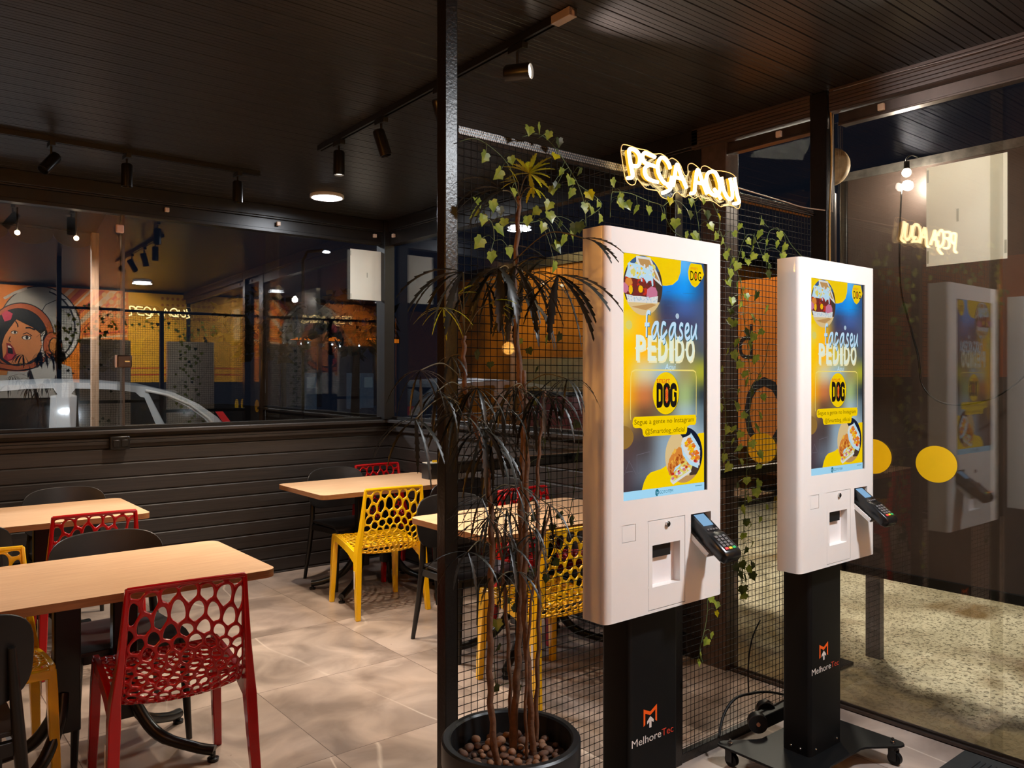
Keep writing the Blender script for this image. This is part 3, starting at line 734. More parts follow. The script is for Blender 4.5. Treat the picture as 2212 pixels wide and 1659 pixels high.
def build_screen(parent):
    W, Hh = SX1 - SX0, SZ1 - SZ0; mb = MB(); rnd = random.Random(11)
    M = face_negY(SX0, 0.0045, SZ0) @ Matrix.Diagonal((W, Hh, 1, 1))
    hh = [0.0]
    def lay(): hh[0] += 0.000006; return hh[0]
    ix = {k: i + 2 for i, k in enumerate(SCN)}
    nu, nv = 24, 44; cols = []
    vs = [(0.967*i/nu, j/nv) for j in range(nv+1) for i in range(nu+1)]
    mb.add([M @ Vector((x, y, 0)) for x, y in vs], [(j*(nu+1)+i, j*(nu+1)+i+1, (j+1)*(nu+1)+i+1, (j+1)*(nu+1)+i) for j in range(nv) for i in range(nu)], 1)
    nbg = len(vs)
    mb.add([M @ Vector(p) for p in ((0,0,-0.0004),(1,0,-0.0004),(1,1,-0.0004),(0,1,-0.0004))], [(0,1,2,3)], 0)
    asp = W / Hh
    def F(poly, c): mb.flat(poly, lay(), M, ix[c])
    def clipu(poly): 
        p = clip(poly, -1, 0, 0.0); p = clip(p, 1, 0, 0.967); p = clip(p, 0, 1, 1.0); return clip(p, 0, -1, 0.0)
    def blob(cx, cy, rx, ry, c, n=14, j=0.25, rot=0):
        p = []
        for i in range(n):
            a = 2*math.pi*i/n; k = 1 + rnd.uniform(-j, j); x, y = rx*k*math.cos(a), ry*k*math.sin(a)*asp
            p.append((cx + x*math.cos(rot) - y*math.sin(rot)/1, cy + x*math.sin(rot)*asp + y*math.cos(rot)))
        F(clipu(p), c)
    # upper yellow shape and the sandwich disc
    F([(0, 1), (0, 0.765), (0.07, 0.772), (0.105, 0.778), (0.2, 0.82), (0.44, 0.884), (0.50, 0.885), (0.578, 0.893), (0.64, 0.915), (0.672, 0.95), (0.679, 1.0)], 'yellow')
    D1 = (0.232, 0.876, 0.222, 0.123)
    disc = clipu(ell(D1[0], D1[1], D1[2], D1[3], 48)); F(disc, 'dark')
    F(clipu(clip(ell(*D1, 48), 0, -1, -0.94)), 'blue')
    F(clipu(clip(ell(*D1, 48), 0, 1, 0.812)), 'wood'); F([(0.1, 0.785), (0.33, 0.805), (0.38, 0.80), (0.26, 0.775)], 'woodd')
    F([(0.155, 0.955), (0.15, 0.995), (0.31, 0.995), (0.40, 0.93), (0.45, 0.88), (0.36, 0.905), (0.27, 0.945), (0.20, 0.952)], 'bread')
    F([(0.17, 0.985), (0.30, 0.985), (0.42, 0.90), (0.33, 0.92), (0.24, 0.955), (0.2, 0.96)], 'woodd')
    F([(0.05, 0.93), (0.07, 0.963), (0.16, 0.962), (0.3, 0.944), (0.365, 0.925), (0.36, 0.905), (0.2, 0.9), (0.03, 0.905)], 'mayo')
    F([(0.015, 0.895), (0.36, 0.905), (0.385, 0.86), (0.395, 0.835), (0.04, 0.83)], 'meat')
    for c, n, rx in (('cheese', 16, 0.028), ('mayo', 20, 0.026), ('corn', 5, 0.016), ('bread', 10, 0.018)):
        for _ in range(n): blob(rnd.uniform(0.06, 0.35), rnd.uniform(0.905, 0.958), rnd.uniform(0.5, 1)*rx, rnd.uniform(0.4, 0.9)*rx, c)
    for c, n, rx in (('tomato', 14, 0.03), ('dark', 10, 0.025), ('meat', 10, 0.03), ('mayo', 5, 0.014)):
        for _ in range(n): blob(rnd.uniform(0.04, 0.36), rnd.uniform(0.845, 0.9), rnd.uniform(0.5, 1)*rx, rnd.uniform(0.5, 1)*rx, c)
    F([(0.24, 0.925), (0.34, 0.92), (0.345, 0.88), (0.33, 0.875), (0.32, 0.90), (0.29, 0.897), (0.27, 0.885), (0.25, 0.90)], 'mayo')
    blob(0.09, 0.855, 0.022, 0.035, 'corn', j=0.06); blob(0.20, 0.86, 0.026, 0.028, 'corn', j=0.06); blob(0.03, 0.86, 0.035, 0.04, 'ham', j=0.08); blob(0.07, 0.885, 0.04, 0.03, 'toast', j=0.1)
    F([(0.265, 0.828), (0.275, 0.862), (0.32, 0.876), (0.37, 0.872), (0.392, 0.855), (0.392, 0.83)], 'ham')
    F([(0.036, 0.835), (0.06, 0.803), (0.39, 0.807), (0.40, 0.838), (0.30, 0.828), (0.2, 0.832), (0.12, 0.83)], 'bread')
    for _ in range(40): blob(rnd.uniform(0.06, 0.385), rnd.uniform(0.808, 0.83), 0.006, 0.006, 'crumb', n=6)
    # tag at the top right
    F([(0.80, 0.995), (0.935, 0.995), (0.958, 0.965), (0.968, 0.952), (0.95, 0.935), (0.89, 0.902), (0.853, 0.891), (0.81, 0.90), (0.772, 0.925), (0.763, 0.955), (0.78, 0.982)], 'yellow')
    put_text(mb, 'smart', 0.795, 0.885, 0.968, 0.980, lay(), M, ix['orange'])
    for k, ch in enumerate('DOG'): put_text(mb, ch, 0.792 + k*0.048, 0.835 + k*0.048, 0.920, 0.962, lay(), M, ix['black'], offset=0.01)
    mb.flat(ell(0.8615, 0.941, 0.009, 0.014, 16), lay(), M, ix['red'])
    # bokeh and building lines
    for x, y, r in ((0.07, 0.71, 0.035), (0.63, 0.76, 0.022)): mb.flat(ell(x, y, r, r*asp, 20), lay(), M, ix['cheese' if x < 0.3 else 'crumb'])
    for a, b in (((0.5,0.86),(0.55,0.862)),((0.5,0.80),(0.6,0.803)),((0.45,0.74),(0.65,0.745)),((0.55,0.78),(0.62,0.781)),((0.5,0.86),(0.5,0.81)),((0.7,0.86),(0.85,0.863))): stroke(mb, [a, b], 0.0012, lay(), M, ix['blue'])
    # heading: handwritten line over a bold line
    h0 = lay(); h1 = lay(); h2 = lay(); h3 = lay()
    x = 0.147
    for ch, wd in (('P', .105), ('E', .095), ('D', .105), ('I', .045), ('D', .105), ('O', .105)):
        put_text(mb, ch, x + 0.012, x + wd + 0.012, 0.558, 0.666, h0, M, ix['shade'], offset=0.03)
        put_text(mb, ch, x, x + wd, 0.566, 0.672, h1, M, ix['cream'], offset=0.03)
        mb.flat([(x - 0.012, 0.617), (x + 0.004, 0.609), (x + 0.004, 0.625)], h1, M, ix['cream']); mb.flat([(x + wd + 0.012, 0.614), (x + wd - 0.004, 0.622), (x + wd - 0.004, 0.606)], h1, M, ix['cream'])
        x += wd + (0.0265 if ch != 'D' else 0.026)
    def scr(pts, wd, c, z): stroke(mb, [(p.x, p.y) for p in smooth_path([(a, b, 0) for a, b in pts], 6)], wd, z, M, ix[c])
    for dx, dy, c, z in ((0.006, -0.003, 'teal', h2), (0, 0, 'pale', h3)):
        def S(pts): scr([(a+dx, b+dy) for a, b in pts], 0.0165, c, z)
        S([(0.31, 0.765), (0.285, 0.768), (0.268, 0.755), (0.266, 0.70), (0.264, 0.665)]); S([(0.245, 0.716), (0.30, 0.717)])
        for ax in (0.34, 0.545): S([(ax+0.055, 0.726), (ax+0.02, 0.722), (ax-0.012, 0.69), (ax, 0.664), (ax+0.03, 0.68), (ax+0.06, 0.728), (ax+0.056, 0.69), (ax+0.072, 0.664)])
        S([(0.49, 0.722), (0.455, 0.726), (0.438, 0.69), (0.45, 0.666), (0.505, 0.695)]); S([(0.47, 0.662), (0.478, 0.65), (0.455, 0.642)])
        S([(0.70, 0.722), (0.675, 0.727), (0.66, 0.708), (0.685, 0.69), (0.69, 0.672), (0.665, 0.663), (0.65, 0.672)])
        S([(0.735, 0.69), (0.77, 0.705), (0.765, 0.727), (0.737, 0.72), (0.728, 0.685), (0.75, 0.664), (0.79, 0.676)])
        S([(0.812, 0.725), (0.803, 0.69), (0.815, 0.667), (0.845, 0.69), (0.868, 0.728), (0.86, 0.69), (0.872, 0.664)])
    put_text(mb, 'Aqui', 0.475, 0.600, 0.522, 0.556, lay(), M, ix['white'], shear=0.35)
    # outline box, oval badge
    h = lay(); bx = [(0.09, 0.325), (0.085, 0.345), (0.09, 0.50), (0.10, 0.52), (0.135, 0.528), (0.83, 0.528), (0.86, 0.52), (0.868, 0.50), (0.866, 0.33)]
    stroke(mb, bx, 0.006, h, M, ix['line'])
    mb.flat(ell(0.4955, 0.430, 0.157, 0.090, 48), lay(), M, ix['black']); mb.flat(ell(0.493, 0.4305, 0.156, 0.0893, 48), lay(), M, ix['yellow'])
    put_text(mb, 'smart', 0.384, 0.540, 0.472, 0.494, lay(), M, ix['red'])
    hk = lay()
    # D, O, G in thick narrow strokes
    def thick(pts, wd=0.026): stroke(mb, pts, wd, hk, M, ix['black'])
    def arc(cx, cy, rx, ry, a0, a1, n=12): return [(cx + rx*math.cos(R(a0+(a1-a0)*i/n)), cy + ry*math.sin(R(a0+(a1-a0)*i/n))) for i in range(n+1)]
    thick([(0.394, 0.378), (0.394, 0.466)]); thick([(0.384, 0.461), (0.41, 0.461)] + arc(0.412, 0.449, 0.03, 0.012, 90, 0) + arc(0.412, 0.395, 0.03, 0.012, 0, -90) + [(0.384, 0.383)])
    thick(arc(0.502, 0.448, 0.029, 0.013, 0, 180) + arc(0.502, 0.396, 0.029, 0.013, 180, 360) + [(0.531, 0.448)])
    thick([(0.610, 0.44)] + arc(0.584, 0.448, 0.027, 0.013, 0, 180) + arc(0.584, 0.396, 0.027, 0.013, 180, 360) + [(0.611, 0.424), (0.588, 0.424)])
    mb.flat(ell(0.502, 0.4225, 0.0155, 0.034, 24), lay(), M, ix['red']); stroke(mb, [(0.502 + 0.007*(-1)**i, 0.396 + 0.0053*i) for i in range(11)], 0.003, lay(), M, ix['gold'])
    F(clipu(ell(0.0, 0.255, 0.12, 0.048, 32)), 'bokeh')
    for txt, x0, x1, y0, y1 in (('A', 0.01, 0.14, 0.105, 0.155), ('B', 0.16, 0.32, 0.115, 0.185)):
        h = lay()
        for a, b in {'A': [((0.02,.105),(.07,.16)),((.07,.16),(.15,.10)),((.04,.115),(.11,.115))], 'B': [((.16,.105),(.155,.18)),((.155,.18),(.30,.19)),((.30,.19),(.31,.15)),((.31,.12),(.17,.105))]}[txt]: stroke(mb, [a, b], 0.002, h, M, ix['hair'])
    # lower yellow shape with the toast disc
    F([(0.213, 0.035), (0.235, 0.065), (0.27, 0.09), (0.312, 0.103), (0.37, 0.108), (0.43, 0.112), (0.478, 0.121), (0.6, 0.15), (0.80, 0.21), (0.86, 0.24), (0.90, 0.252), (0.967, 0.253), (0.967, 0.035)], 'yellow')
    D2 = (0.715, 0.163, 0.232, 0.120); F(clipu(ell(*D2, 48)), 'wood')
    F(clipu(clip(ell(*D2, 48), -0.55, -1, -0.62)), 'navy'); F(clipu(clip(clip(ell(*D2, 48), 0, 1, 0.115), -1, 0, -0.78)), 'dark'); F(clipu(clip(ell(*D2, 48), 0, 1, 0.072)), 'woodd')
    def food(cx, cy, rx, ry, rot, base, bits, n):
        blob(cx, cy, rx, ry, base, n=20, j=0.05, rot=rot)
        for _ in range(n):
            a = rnd.uniform(0, 6.28); k = rnd.uniform(0, 0.85)**0.6; x, y = rx*k*math.cos(a), ry*k*math.sin(a)
            blob(cx + x*math.cos(rot) - y*math.sin(rot), cy + (x*math.sin(rot) + y*math.cos(rot))*asp, rnd.uniform(0.010, 0.028), rnd.uniform(0.008, 0.018), rnd.choice(bits), n=7, rot=rnd.uniform(0, 3))
    food(0.62, 0.135, 0.125, 0.105, 0.6, 'toast', ['toast', 'toastd', 'gold', 'toastd', 'toast'], 60)
    F([(0.54, 0.07), (0.585, 0.05), (0.80, 0.095), (0.82, 0.115), (0.74, 0.135), (0.66, 0.12)], 'cheese')
    for _ in range(30): 
        t = rnd.random(); blob(0.57 + 0.22*t, 0.07 + 0.04*t + rnd.uniform(-0.008, 0.02), 0.018, 0.012, rnd.choice(['ham', 'corn', 'toast', 'gold', 'tomato', 'bread']), n=7)
    stroke(mb, [(0.545, 0.062), (0.575, 0.047), (0.80, 0.092)], 0.012, lay(), M, ix['bread']); F([(0.58, 0.092), (0.66, 0.118), (0.675, 0.128), (0.60, 0.113)], 'mayo')
    F([(0.675, 0.215), (0.70, 0.238), (0.745, 0.242), (0.79, 0.25), (0.87, 0.215), (0.915, 0.175), (0.905, 0.11), (0.82, 0.125), (0.72, 0.165)], 'bread')
    for _ in range(60):
        t = rnd.random(); s = rnd.uniform(-0.4, 0.5); blob(0.755 + 0.12*t + s*0.07, 0.225 - 0.095*t + s*0.028, 0.02, 0.013, rnd.choice(['gold', 'corn', 'toast', 'toast', 'corn', 'tomato', 'ham', 'orange'] if t > .5 else ['gold', 'corn', 'corn', 'toast', 'orange']), n=7)
    stroke(mb, [(0.68, 0.21), (0.70, 0.17), (0.78, 0.128), (0.89, 0.108)], 0.018, lay(), M, ix['mayo']); stroke(mb, [(0.79, 0.248), (0.85, 0.215), (0.905, 0.18)], 0.02, lay(), M, ix['mayo'])
    # caption plate
    F([(0.113, 0.297), (0.135, 0.291), (0.195, 0.291), (0.215, 0.283), (0.222, 0.262), (0.24, 0.2535), (0.73, 0.2525), (0.745, 0.262), (0.75, 0.284), (0.775, 0.290), (0.845, 0.290), (0.862, 0.299), (0.866, 0.322), (0.85, 0.335), (0.13, 0.337), (0.11, 0.328), (0.105, 0.31)], 'yellow')
    put_text(mb, 'Segue a gente no Instagram', 0.126, 0.832, 0.2985, 0.3255, lay(), M, ix['brown']); put_text(mb, '@Smartdog_oficial', 0.248, 0.717, 0.258, 0.2855, lay(), M, ix['brown'])
    # foot bar
    F([(0, 0), (0.967, 0), (0.967, 0.0345), (0, 0.0355)], 'bar')
    stroke(mb, arc(0.385, 0.0165, 0.019, 0.011, -40, 290, 20), 0.007, lay(), M, ix['teal']); stroke(mb, arc(0.385, 0.0165, 0.008, 0.0045, 20, 320, 12), 0.006, lay(), M, ix['teal'])
    put_text(mb, 'GOTOTEM', 0.412, 0.573, 0.0095, 0.0225, lay(), M, ix['teal']); stroke(mb, [(0.85, 0.023), (0.94, 0.0225)], 0.002, lay(), M, ix['teal'])
    me = mb.mesh('screen'); ca = me.color_attributes.new('picture', 'FLOAT_COLOR', 'POINT')
    for i, (u, v) in enumerate(vs): ca.data[i].color = bg_col(u / 0.967, v)
    me.materials.append(M_dark); me.materials.append(bg_mat())
    for m in SCM: me.materials.append(m)
    o = bpy.data.objects.new('screen', me); COL.objects.link(o); o.parent = parent
    # clear cover glass
    c = MB().box(SX0, SX1, 0.0008, 0.0022, SZ0, SZ1).build('cover_glass', glassmat('screen_glass', (0.97, 0.97, 0.97), f0=0.02, power=5), o)
    return o
def build_kiosk(name, label):
    t = thing(name, label, 'kiosk', group=None)
    # housing
    prof = [(-0.246, 0), (-0.258, 0.0022), (-0.267, 0.008), (-0.272, 0.017), (-0.272, 0.090), (0.272, 0.090), (0.272, 0.017), (0.267, 0.008), (0.258, 0.0022), (0.246, 0)]
    mb = MB(); n = len(prof); Z0, Z1 = 0.798, 1.928; c = 0.004
    def ring(k, z): return [Vector((x*(1 - k/0.27), 0.045 + (y - 0.045)*(1 - k/0.045), z)) for x, y in prof]
    loops = [ring(0.0, Z0), ring(0, Z1)]
    mb.loft(loops, cap=True, closed=False)
    door = (-0.091, 0.079, 0.806, 1.073); sq = (-0.203, -0.145, 1.022, 1.072); cav = (0.107, 0.207, 0.998, 1.072)
    plate_holes(mb, (-0.246, 0.246, Z0, Z1), [(SX0, SX1, SZ0, SZ1, 0.006), door + (0.004,), sq + (0.003,), cav + (0.055,)], 0.0, FM)
    h = mb.build('housing', M_wht, t, smooth=35, fixn=True)
    MB().flat([(cav[0], cav[2]), (cav[1], cav[2]), (cav[1], cav[3]), (cav[0], cav[3])], -0.055, FM).build('terminal_bay', M_dark, t)
    g = 0.0012
    d = MB(); rec = (-0.072, 0.055, 0.873, 0.998)
    plate_holes(d, (door[0]+g, door[1]-g, door[2]+g*1.6, door[3]-g), [rec + (0.026,)], -0.0004, FM)
    do = d.build('service_door', M_wht, t)
    r_ = MB(); r_.flat([(rec[0], rec[2]), (rec[1], rec[2]), (rec[1], rec[3]), (rec[0], rec[3])], -0.026, FM)
    r_.build('receipt_tray', M_inner, do)
    MB().box(-0.070, 0.027, 0.015, 0.0255, 0.957, 0.997).build('receipt_slot', M_dark, do)
    lk = MB(); lk.cyl((-0.006, -0.006, 1.056), (-0.006, 0.0, 1.056), 0.0085, n=24); lk.cyl((-0.006, -0.0075, 1.056), (-0.006, -0.006, 1.056), 0.006, n=20); lk.box(-0.0068, -0.0052, -0.0082, -0.0074, 1.052, 1.060)
    lk.build('lock', M_chr, do, smooth=30)
    MB().flat([(sq[0]+g, sq[2]+g), (sq[1]-g, sq[2]+g), (sq[1]-g, sq[3]-g), (sq[0]+g, sq[3]-g)], -0.0004, FM).build('blank_panel', M_wht, t)
    MB().flat([(door[0], door[2]), (door[1], door[2]), (door[1], rec[2]-0.001), (door[0], rec[2]-0.001)], -0.0042, FM).build('door_gap', M_dark, t)
    build_screen(t)
    # tray that carries the card terminal
    S, Cc = math.sin(R(37)), math.cos(R(37)); TM = Matrix(((1,0,0,0.152),(0,-Cc,-S,0.028),(0,-S,Cc,1.083),(0,0,0,1)))
    mb = MB(); mb.box(-0.043, 0.043, 0.02, 0.150, -0.056, -0.053, TM); mb.box(-0.043, -0.0405, 0.02, 0.148, -0.053, -0.040, TM); mb.box(0.0405, 0.043, 0.02, 0.148, -0.053, -0.040, TM)
    mb.build('terminal_tray', M_wht, t, bevel=0.001)
    # pillar
    p = rrect(0.226, 0.118, 0.016, 6, -0.005, 0.110)
    mb = MB(); mb.loft([[Vector((x, y, z)) for x, y in p] for z in (0.083, 0.80)]); mb.build('pillar', M_pil, t, smooth=40)
    mb = MB()
    for x, y, q in ((-0.08, 0.0505, 0), (0.07, 0.0505, 0), (-0.119, 0.09, 1), (-0.119, 0.13, 1)):
        mb.sphere((x, y, 0.105), 0.005, 8, 6)
    mb.build('screws', M_chr, t, smooth=180)
    lg = MB(); PM = face_negY(-1.900, 0.0507, 0.0)
    lg.flat([(1.845, 0.438), (1.845, 0.491), (1.8755, 0.477), (1.9065, 0.493), (1.9065, 0.440), (1.899, 0.445), (1.899, 0.478), (1.8755, 0.466), (1.853, 0.476), (1.853, 0.442)], 0.0003, PM, 0)
    lg.flat([(1.876, 0.463), (1.861, 0.450), (1.861, 0.441), (1.871, 0.447), (1.871, 0.428), (1.881, 0.428), (1.881, 0.447), (1.891, 0.441), (1.891, 0.450)], 0.0004, PM, 1)
    put_text(lg, 'Melhore', 1.793, 1.926, 0.386, 0.409, 0.0003, PM, 1); put_text(lg, 'Tec', 1.929, 1.984, 0.386, 0.408, 0.0003, PM, 2)
    lo = lg.build('logo', [mat('logo_orange', (246, 96, 20), 0.4), mat('logo_white', (226, 216, 208), 0.4), mat('logo_red', (206, 66, 44), 0.4)], t); lo['label'] = 'orange and white printed emblem with wordmark'
    # foot plate with cut-in front and back, four swivel castors
    half = [(0.288, 0.33), (0.288, -0.085), (0.284, -0.105), (0.268, -0.117), (0.245, -0.113), (0.135, -0.034), (0.110, -0.026)]
    back = [(0.110, 0.262), (0.135, 0.270), (0.245, 0.345), (0.268, 0.350), (0.284, 0.344)]
    pr = [(x, y) for x, y in half] ; pl = [(-x, y) for x, y in half[::-1]]
    poly = pl + [(-x, y) for x, y in back[::-1]] + back + pr
    mb = MB(); mb.prism(poly[::-1], 0.074, 0.083, Matrix.Identity(4)); mb.build('base_plate', M_pil, t, bevel=0.0015)
    for x, y in ((-0.25, -0.08), (0.25, -0.08), (-0.25, 0.31), (0.25, 0.31)):
        mb = MB(); mb.cyl((x, y, 0.058), (x, y, 0.074), 0.020, n=16); mb.box(x-0.016, x-0.012, y-0.018, y+0.012, 0.018, 0.06); mb.box(x+0.012, x+0.016, y-0.018, y+0.012, 0.018, 0.06)
        f = mb.build('castor', M_iron, t, bevel=0.001)
        MB().cyl((x-0.010, y-0.008, 0.0255), (x+0.010, y-0.008, 0.0255), 0.0255, n=24).build('castor_wheel', M_pil, f, smooth=40)
        MB().lathe([(0.0095, 0.083), (0.0095, 0.089), (0.005, 0.0895), (0.005, 0.101)], 12, (x, y, 0)).build('bolt', M_chr, f, smooth=30)
    return t
def build_terminal(name, label):
    t = thing(name, label, 'card terminal')
    S, Cc = math.sin(R(37)), math.cos(R(37)); TM = Matrix(((1,0,0,0.152),(0,-Cc,-S,0.028),(0,-S,Cc,1.083),(0,0,0,1)))
    def sec(y, w, zt, zb): return [TM @ Vector((x, y, z)) for x, z in ((-w, zb+0.008), (-w+0.008, zb), (w-0.008, zb), (w, zb+0.008), (w, zt-0.004), (w-0.004, zt), (-w+0.004, zt), (-w, zt-0.004))]
    MT = mat('terminal_black', (20, 20, 22), 0.28, var=0.15, scale=20)
    mb = MB(); mb.loft([sec(0.004, 0.034, -0.006, -0.036), sec(0.012, 0.037, 0.0, -0.040), (sec(0.105, 0.037, 0.0, -0.040)), sec(0.112, 0.040, 0.0035, -0.040), sec(0.185, 0.0405, 0.0035, -0.038), sec(0.199, 0.038, -0.003, -0.034), sec(0.204, 0.032, -0.010, -0.028)])
    mb.build('body', MT, t, smooth=45)
    mb = MB(); mb.box(-0.024, 0.024, 0.028, 0.076, 0.0, 0.0008, TM); mb.build('display', emis('terminal_display', (150, 196, 236), 0.75), t)
    mb = MB(); mb.box(-0.030, 0.030, 0.120, 0.184, 0.0035, 0.0040, TM); mb.build('key_well', MT, t)
    Mk = mat('grey_key', (96, 92, 92), 0.45)
    for k in range(4): MB().box(-0.025 + k*0.0135, -0.0155 + k*0.0135, 0.090, 0.096, 0.0, 0.0022, TM).build('function_key', Mk, t, bevel=0.0006)
    for r in range(4):
        for c in range(3): MB().box(-0.0265 + c*0.0182, -0.0135 + c*0.0182, 0.1235 + r*0.0118, 0.1320 + r*0.0118, 0.004, 0.0062, TM).build('key', Mk, t, bevel=0.0008)
    for c, (nm, col) in enumerate((('cancel_key', (232, 66, 72)), ('clear_key', (244, 196, 40)), ('enter_key', (40, 170, 96)))):
        MB().box(-0.0265 + c*0.0182, -0.0120 + c*0.0182, 0.1712, 0.1795, 0.004, 0.0064, TM).build(nm, mat(nm, col, 0.4), t, bevel=0.0008)
    MB().box(-0.022, 0.022, 0.2035, 0.2050, -0.024, -0.020, TM).build('card_slot', M_dark, t)
    return t
k1 = build_kiosk('order_kiosk', 'white ordering kiosk on a black pillar next to the tall potted plant'); k1.location = (1.900, 1.594, 0)
k2 = copy_tree(k1); k2['label'] = 'white ordering kiosk on a black castored pillar, nearer the glass front'; k2.location = (2.858, 1.573, 0)
c1 = build_terminal('card_terminal', 'black card terminal jutting from the kiosk beside the potted plant'); c1.location = k1.location
c2 = copy_tree(c1); c2['label'] = 'black card terminal jutting from the kiosk nearer the glass front'; c2.location = k2.location
k1['group'] = k2['group'] = 'ordering kiosks'; c1['group'] = c2['group'] = 'card terminals on the kiosks'

# ------------------------------------------------------------------ neon sign on the divider
ns = thing('neon_sign', 'glowing warm white neon sign with two words on clear acrylic atop the mesh', 'neon sign')
def sp(x, y, Y=1.955): return at(1320 + x/7.373, 300 + y/7.373, Y)
M_neon = emis('neon_tube', (255, 224, 160), 13.0); M_neons = emis('neon_side', (255, 176, 40), 1.3)
letters = [('letter', [[(262,625),(342,595),(312,400),(286,190),(330,162),(410,200),(455,280),(455,380),(420,430),(330,432)]]),
 ('letter', [[(700,290),(600,245),(535,222),(500,280),(530,370),(620,410),(710,440)], [(620,412),(550,450),(535,520),(565,605),(630,655),(745,690)]]),
 ('letter', [[(945,475),(905,375),(830,300),(770,330),(742,450),(770,580),(840,690),(905,722),(950,690),(968,600)], [(905,745),(948,785),(900,830),(815,862)]]),
 ('letter', [[(985,755),(1012,600),(1050,405),(1110,560),(1205,785)], [(1025,610),(1135,640)]]),
 ('letter', [[(1265,870),(1325,850),(1342,700),(1378,490),(1440,640),(1528,875)], [(1350,690),(1465,715)]]),
 ('letter', [[(1620,515),(1545,545),(1515,660),(1545,790),(1610,880),(1690,900),(1735,800),(1720,670),(1670,550),(1620,515)], [(1640,800),(1700,880),(1748,952)]]),
 ('letter', [[(1760,610),(1780,760),(1830,900),(1890,962),(1932,920),(1922,760),(1895,622)]]),
 ('letter', [[(1965,615),(1985,760),(2010,900),(2040,1010),(1950,1032)]])]
for nm, strokes in letters:
    mb = MB(); side = MB()
    for s_ in strokes:
        P3 = [sp(x, y) for x, y in s_]; path = smooth_path(P3, 5)
        mb.tube(path, 0.0066, 8)
        side.add([p + Vector((0, 0.002, 0)) for p in path] + [Vector((p.x, 1.976, p.z)) for p in path], [(i, i+1, len(path)+i+1, len(path)+i) for i in range(len(path)-1)])
    o = mb.build(nm, M_neon, ns, smooth=180); side.build('tube_wall', M_neons, o)
ac = [(155,200),(170,110),(210,90),(300,110),(430,155),(560,180),(680,240),(790,235),(880,290),(920,330),(970,305),(1050,350),(1110,430),(1160,560),(1200,590),(1225,540),(1225,420),(1290,390),(1370,440),(1420,490),(1450,440),(1520,435),(1640,500),(1760,510),(1900,545),(1980,610),(2010,750),(2055,1010),(2040,1100),(2000,1110),(1920,1060),(1790,1070),(1740,1080),(1650,1010),(1560,980),(1450,990),(1390,920),(1330,950),(1240,900),(1180,930),(1120,900),(1050,845),(1000,880),(970,940),(900,960),(800,920),(740,830),(640,810),(540,780),(430,650),(400,650),(380,720),(320,735),(250,680),(210,560)]
pts = smooth_path([sp(x, y, 1.98) for x, y in ac + ac[:1]], 3)[:-1]; n = len(pts)
mb = MB(); mb.add([(p.x, 1.977, p.z) for p in pts] + [(p.x, 1.982, p.z) for p in pts], [tuple(range(n)), tuple(range(n, 2*n))])
mb.build('acrylic_backing', glassmat('acrylic', (0.95, 0.94, 0.90), f0=0.04), ns)
MB().tube(pts + pts[:1], 0.0018, 6).build('acrylic_edge', mat('acrylic_rim_glow', (250, 214, 160), 0.2, emit=(255, 190, 110), estr=0.25), ns, smooth=180)  # rim emits a little, standing in for neon light carried through the acrylic
MB().tube(smooth_path([(2.77, 1.978, 2.275), (2.95, 1.985, 2.272), (3.15, 1.99, 2.268), (3.3, 1.985, 2.262), (3.44, 1.93, 2.255)], 5), 0.003, 6).build('sign_cable', mat('beige_wire', (150, 124, 104), 0.5), ns, smooth=180)
# ------------------------------------------------------------------ tall plant in a black planter
def leafmat(name, rgb, dark, rough=0.4, scale=14, trans=0.15):
    m = bpy.data.materials.new(name); m.use_nodes = True; N, L = m.node_tree.nodes, m.node_tree.links; b = N['Principled BSDF']
    tc = N.new('ShaderNodeTexCoord'); nz = N.new('ShaderNodeTexNoise'); nz.inputs['Scale'].default_value = scale; nz.inputs['Detail'].default_value = 3; L.new(tc.outputs['Object'], nz.inputs['Vector'])
    r = N.new('ShaderNodeValToRGB'); e = r.color_ramp.elements; e[0].position = 0.35; e[0].color = lin(dark) + (1,); e[1].position = 0.65; e[1].color = lin(rgb) + (1,)
    L.new(nz.outputs['Fac'], r.inputs['Fac']); L.new(r.outputs['Color'], b.inputs['Base Color']); b.inputs['Roughness'].default_value = rough
    if trans:
        tl = N.new('ShaderNodeBsdfTranslucent'); L.new(r.outputs['Color'], tl.inputs['Color']); mx = N.new('ShaderNodeMixShader'); mx.inputs[0].default_value = trans
        L.new(b.outputs[0], mx.inputs[1]); L.new(tl.outputs[0], mx.inputs[2]); L.new(mx.outputs[0], N['Material Output'].inputs['Surface'])
    MATS[name] = m; return m
M_fr = leafmat('aralia_leaf', (44, 44, 36), (26, 25, 20), 0.42, trans=0.06)
M_fry = leafmat('young_aralia_leaf', (196, 190, 30), (150, 150, 24), 0.35, trans=0.25)
M_bark = mat('bark', (104, 70, 46), 0.7, var=0.45, scale=40, bump=0.6, bscale=120)
PX, PY_, PR, PZ = 1.345, 1.665, 0.183, 0.545
plant = thing('potted_plant', 'tall thin stemmed plant with dark fingered leaves in a round black planter', 'plant', (PX, PY_, 0))
MB().lathe([(0.118, 0.0), (0.125, 0.004), (0.165, 0.46), (0.172, 0.472), (0.183, 0.474), (0.185, 0.480), (0.185, 0.540), (0.180, 0.545), (0.166, 0.545), (0.161, 0.540), (0.156, 0.47), (0.0, 0.468)], 56).build('planter', mat('planter_black', (22, 24, 26), 0.38, var=0.25, scale=10), plant, smooth=40)
mb = MB(); nr, ns_ = 10, 40; vs = [(0, 0, 0.482)]
for i in range(1, nr + 1):
    for k in range(ns_):
        r = 0.158*i/nr; a = 2*math.pi*k/ns_; x, y = r*math.cos(a), r*math.sin(a); vs.append((x, y, 0.478 + 0.014*mnoise.noise((x*22, y*22, 3))))
fs = [(0, 1+k, 1+(k+1) % ns_) for k in range(ns_)]
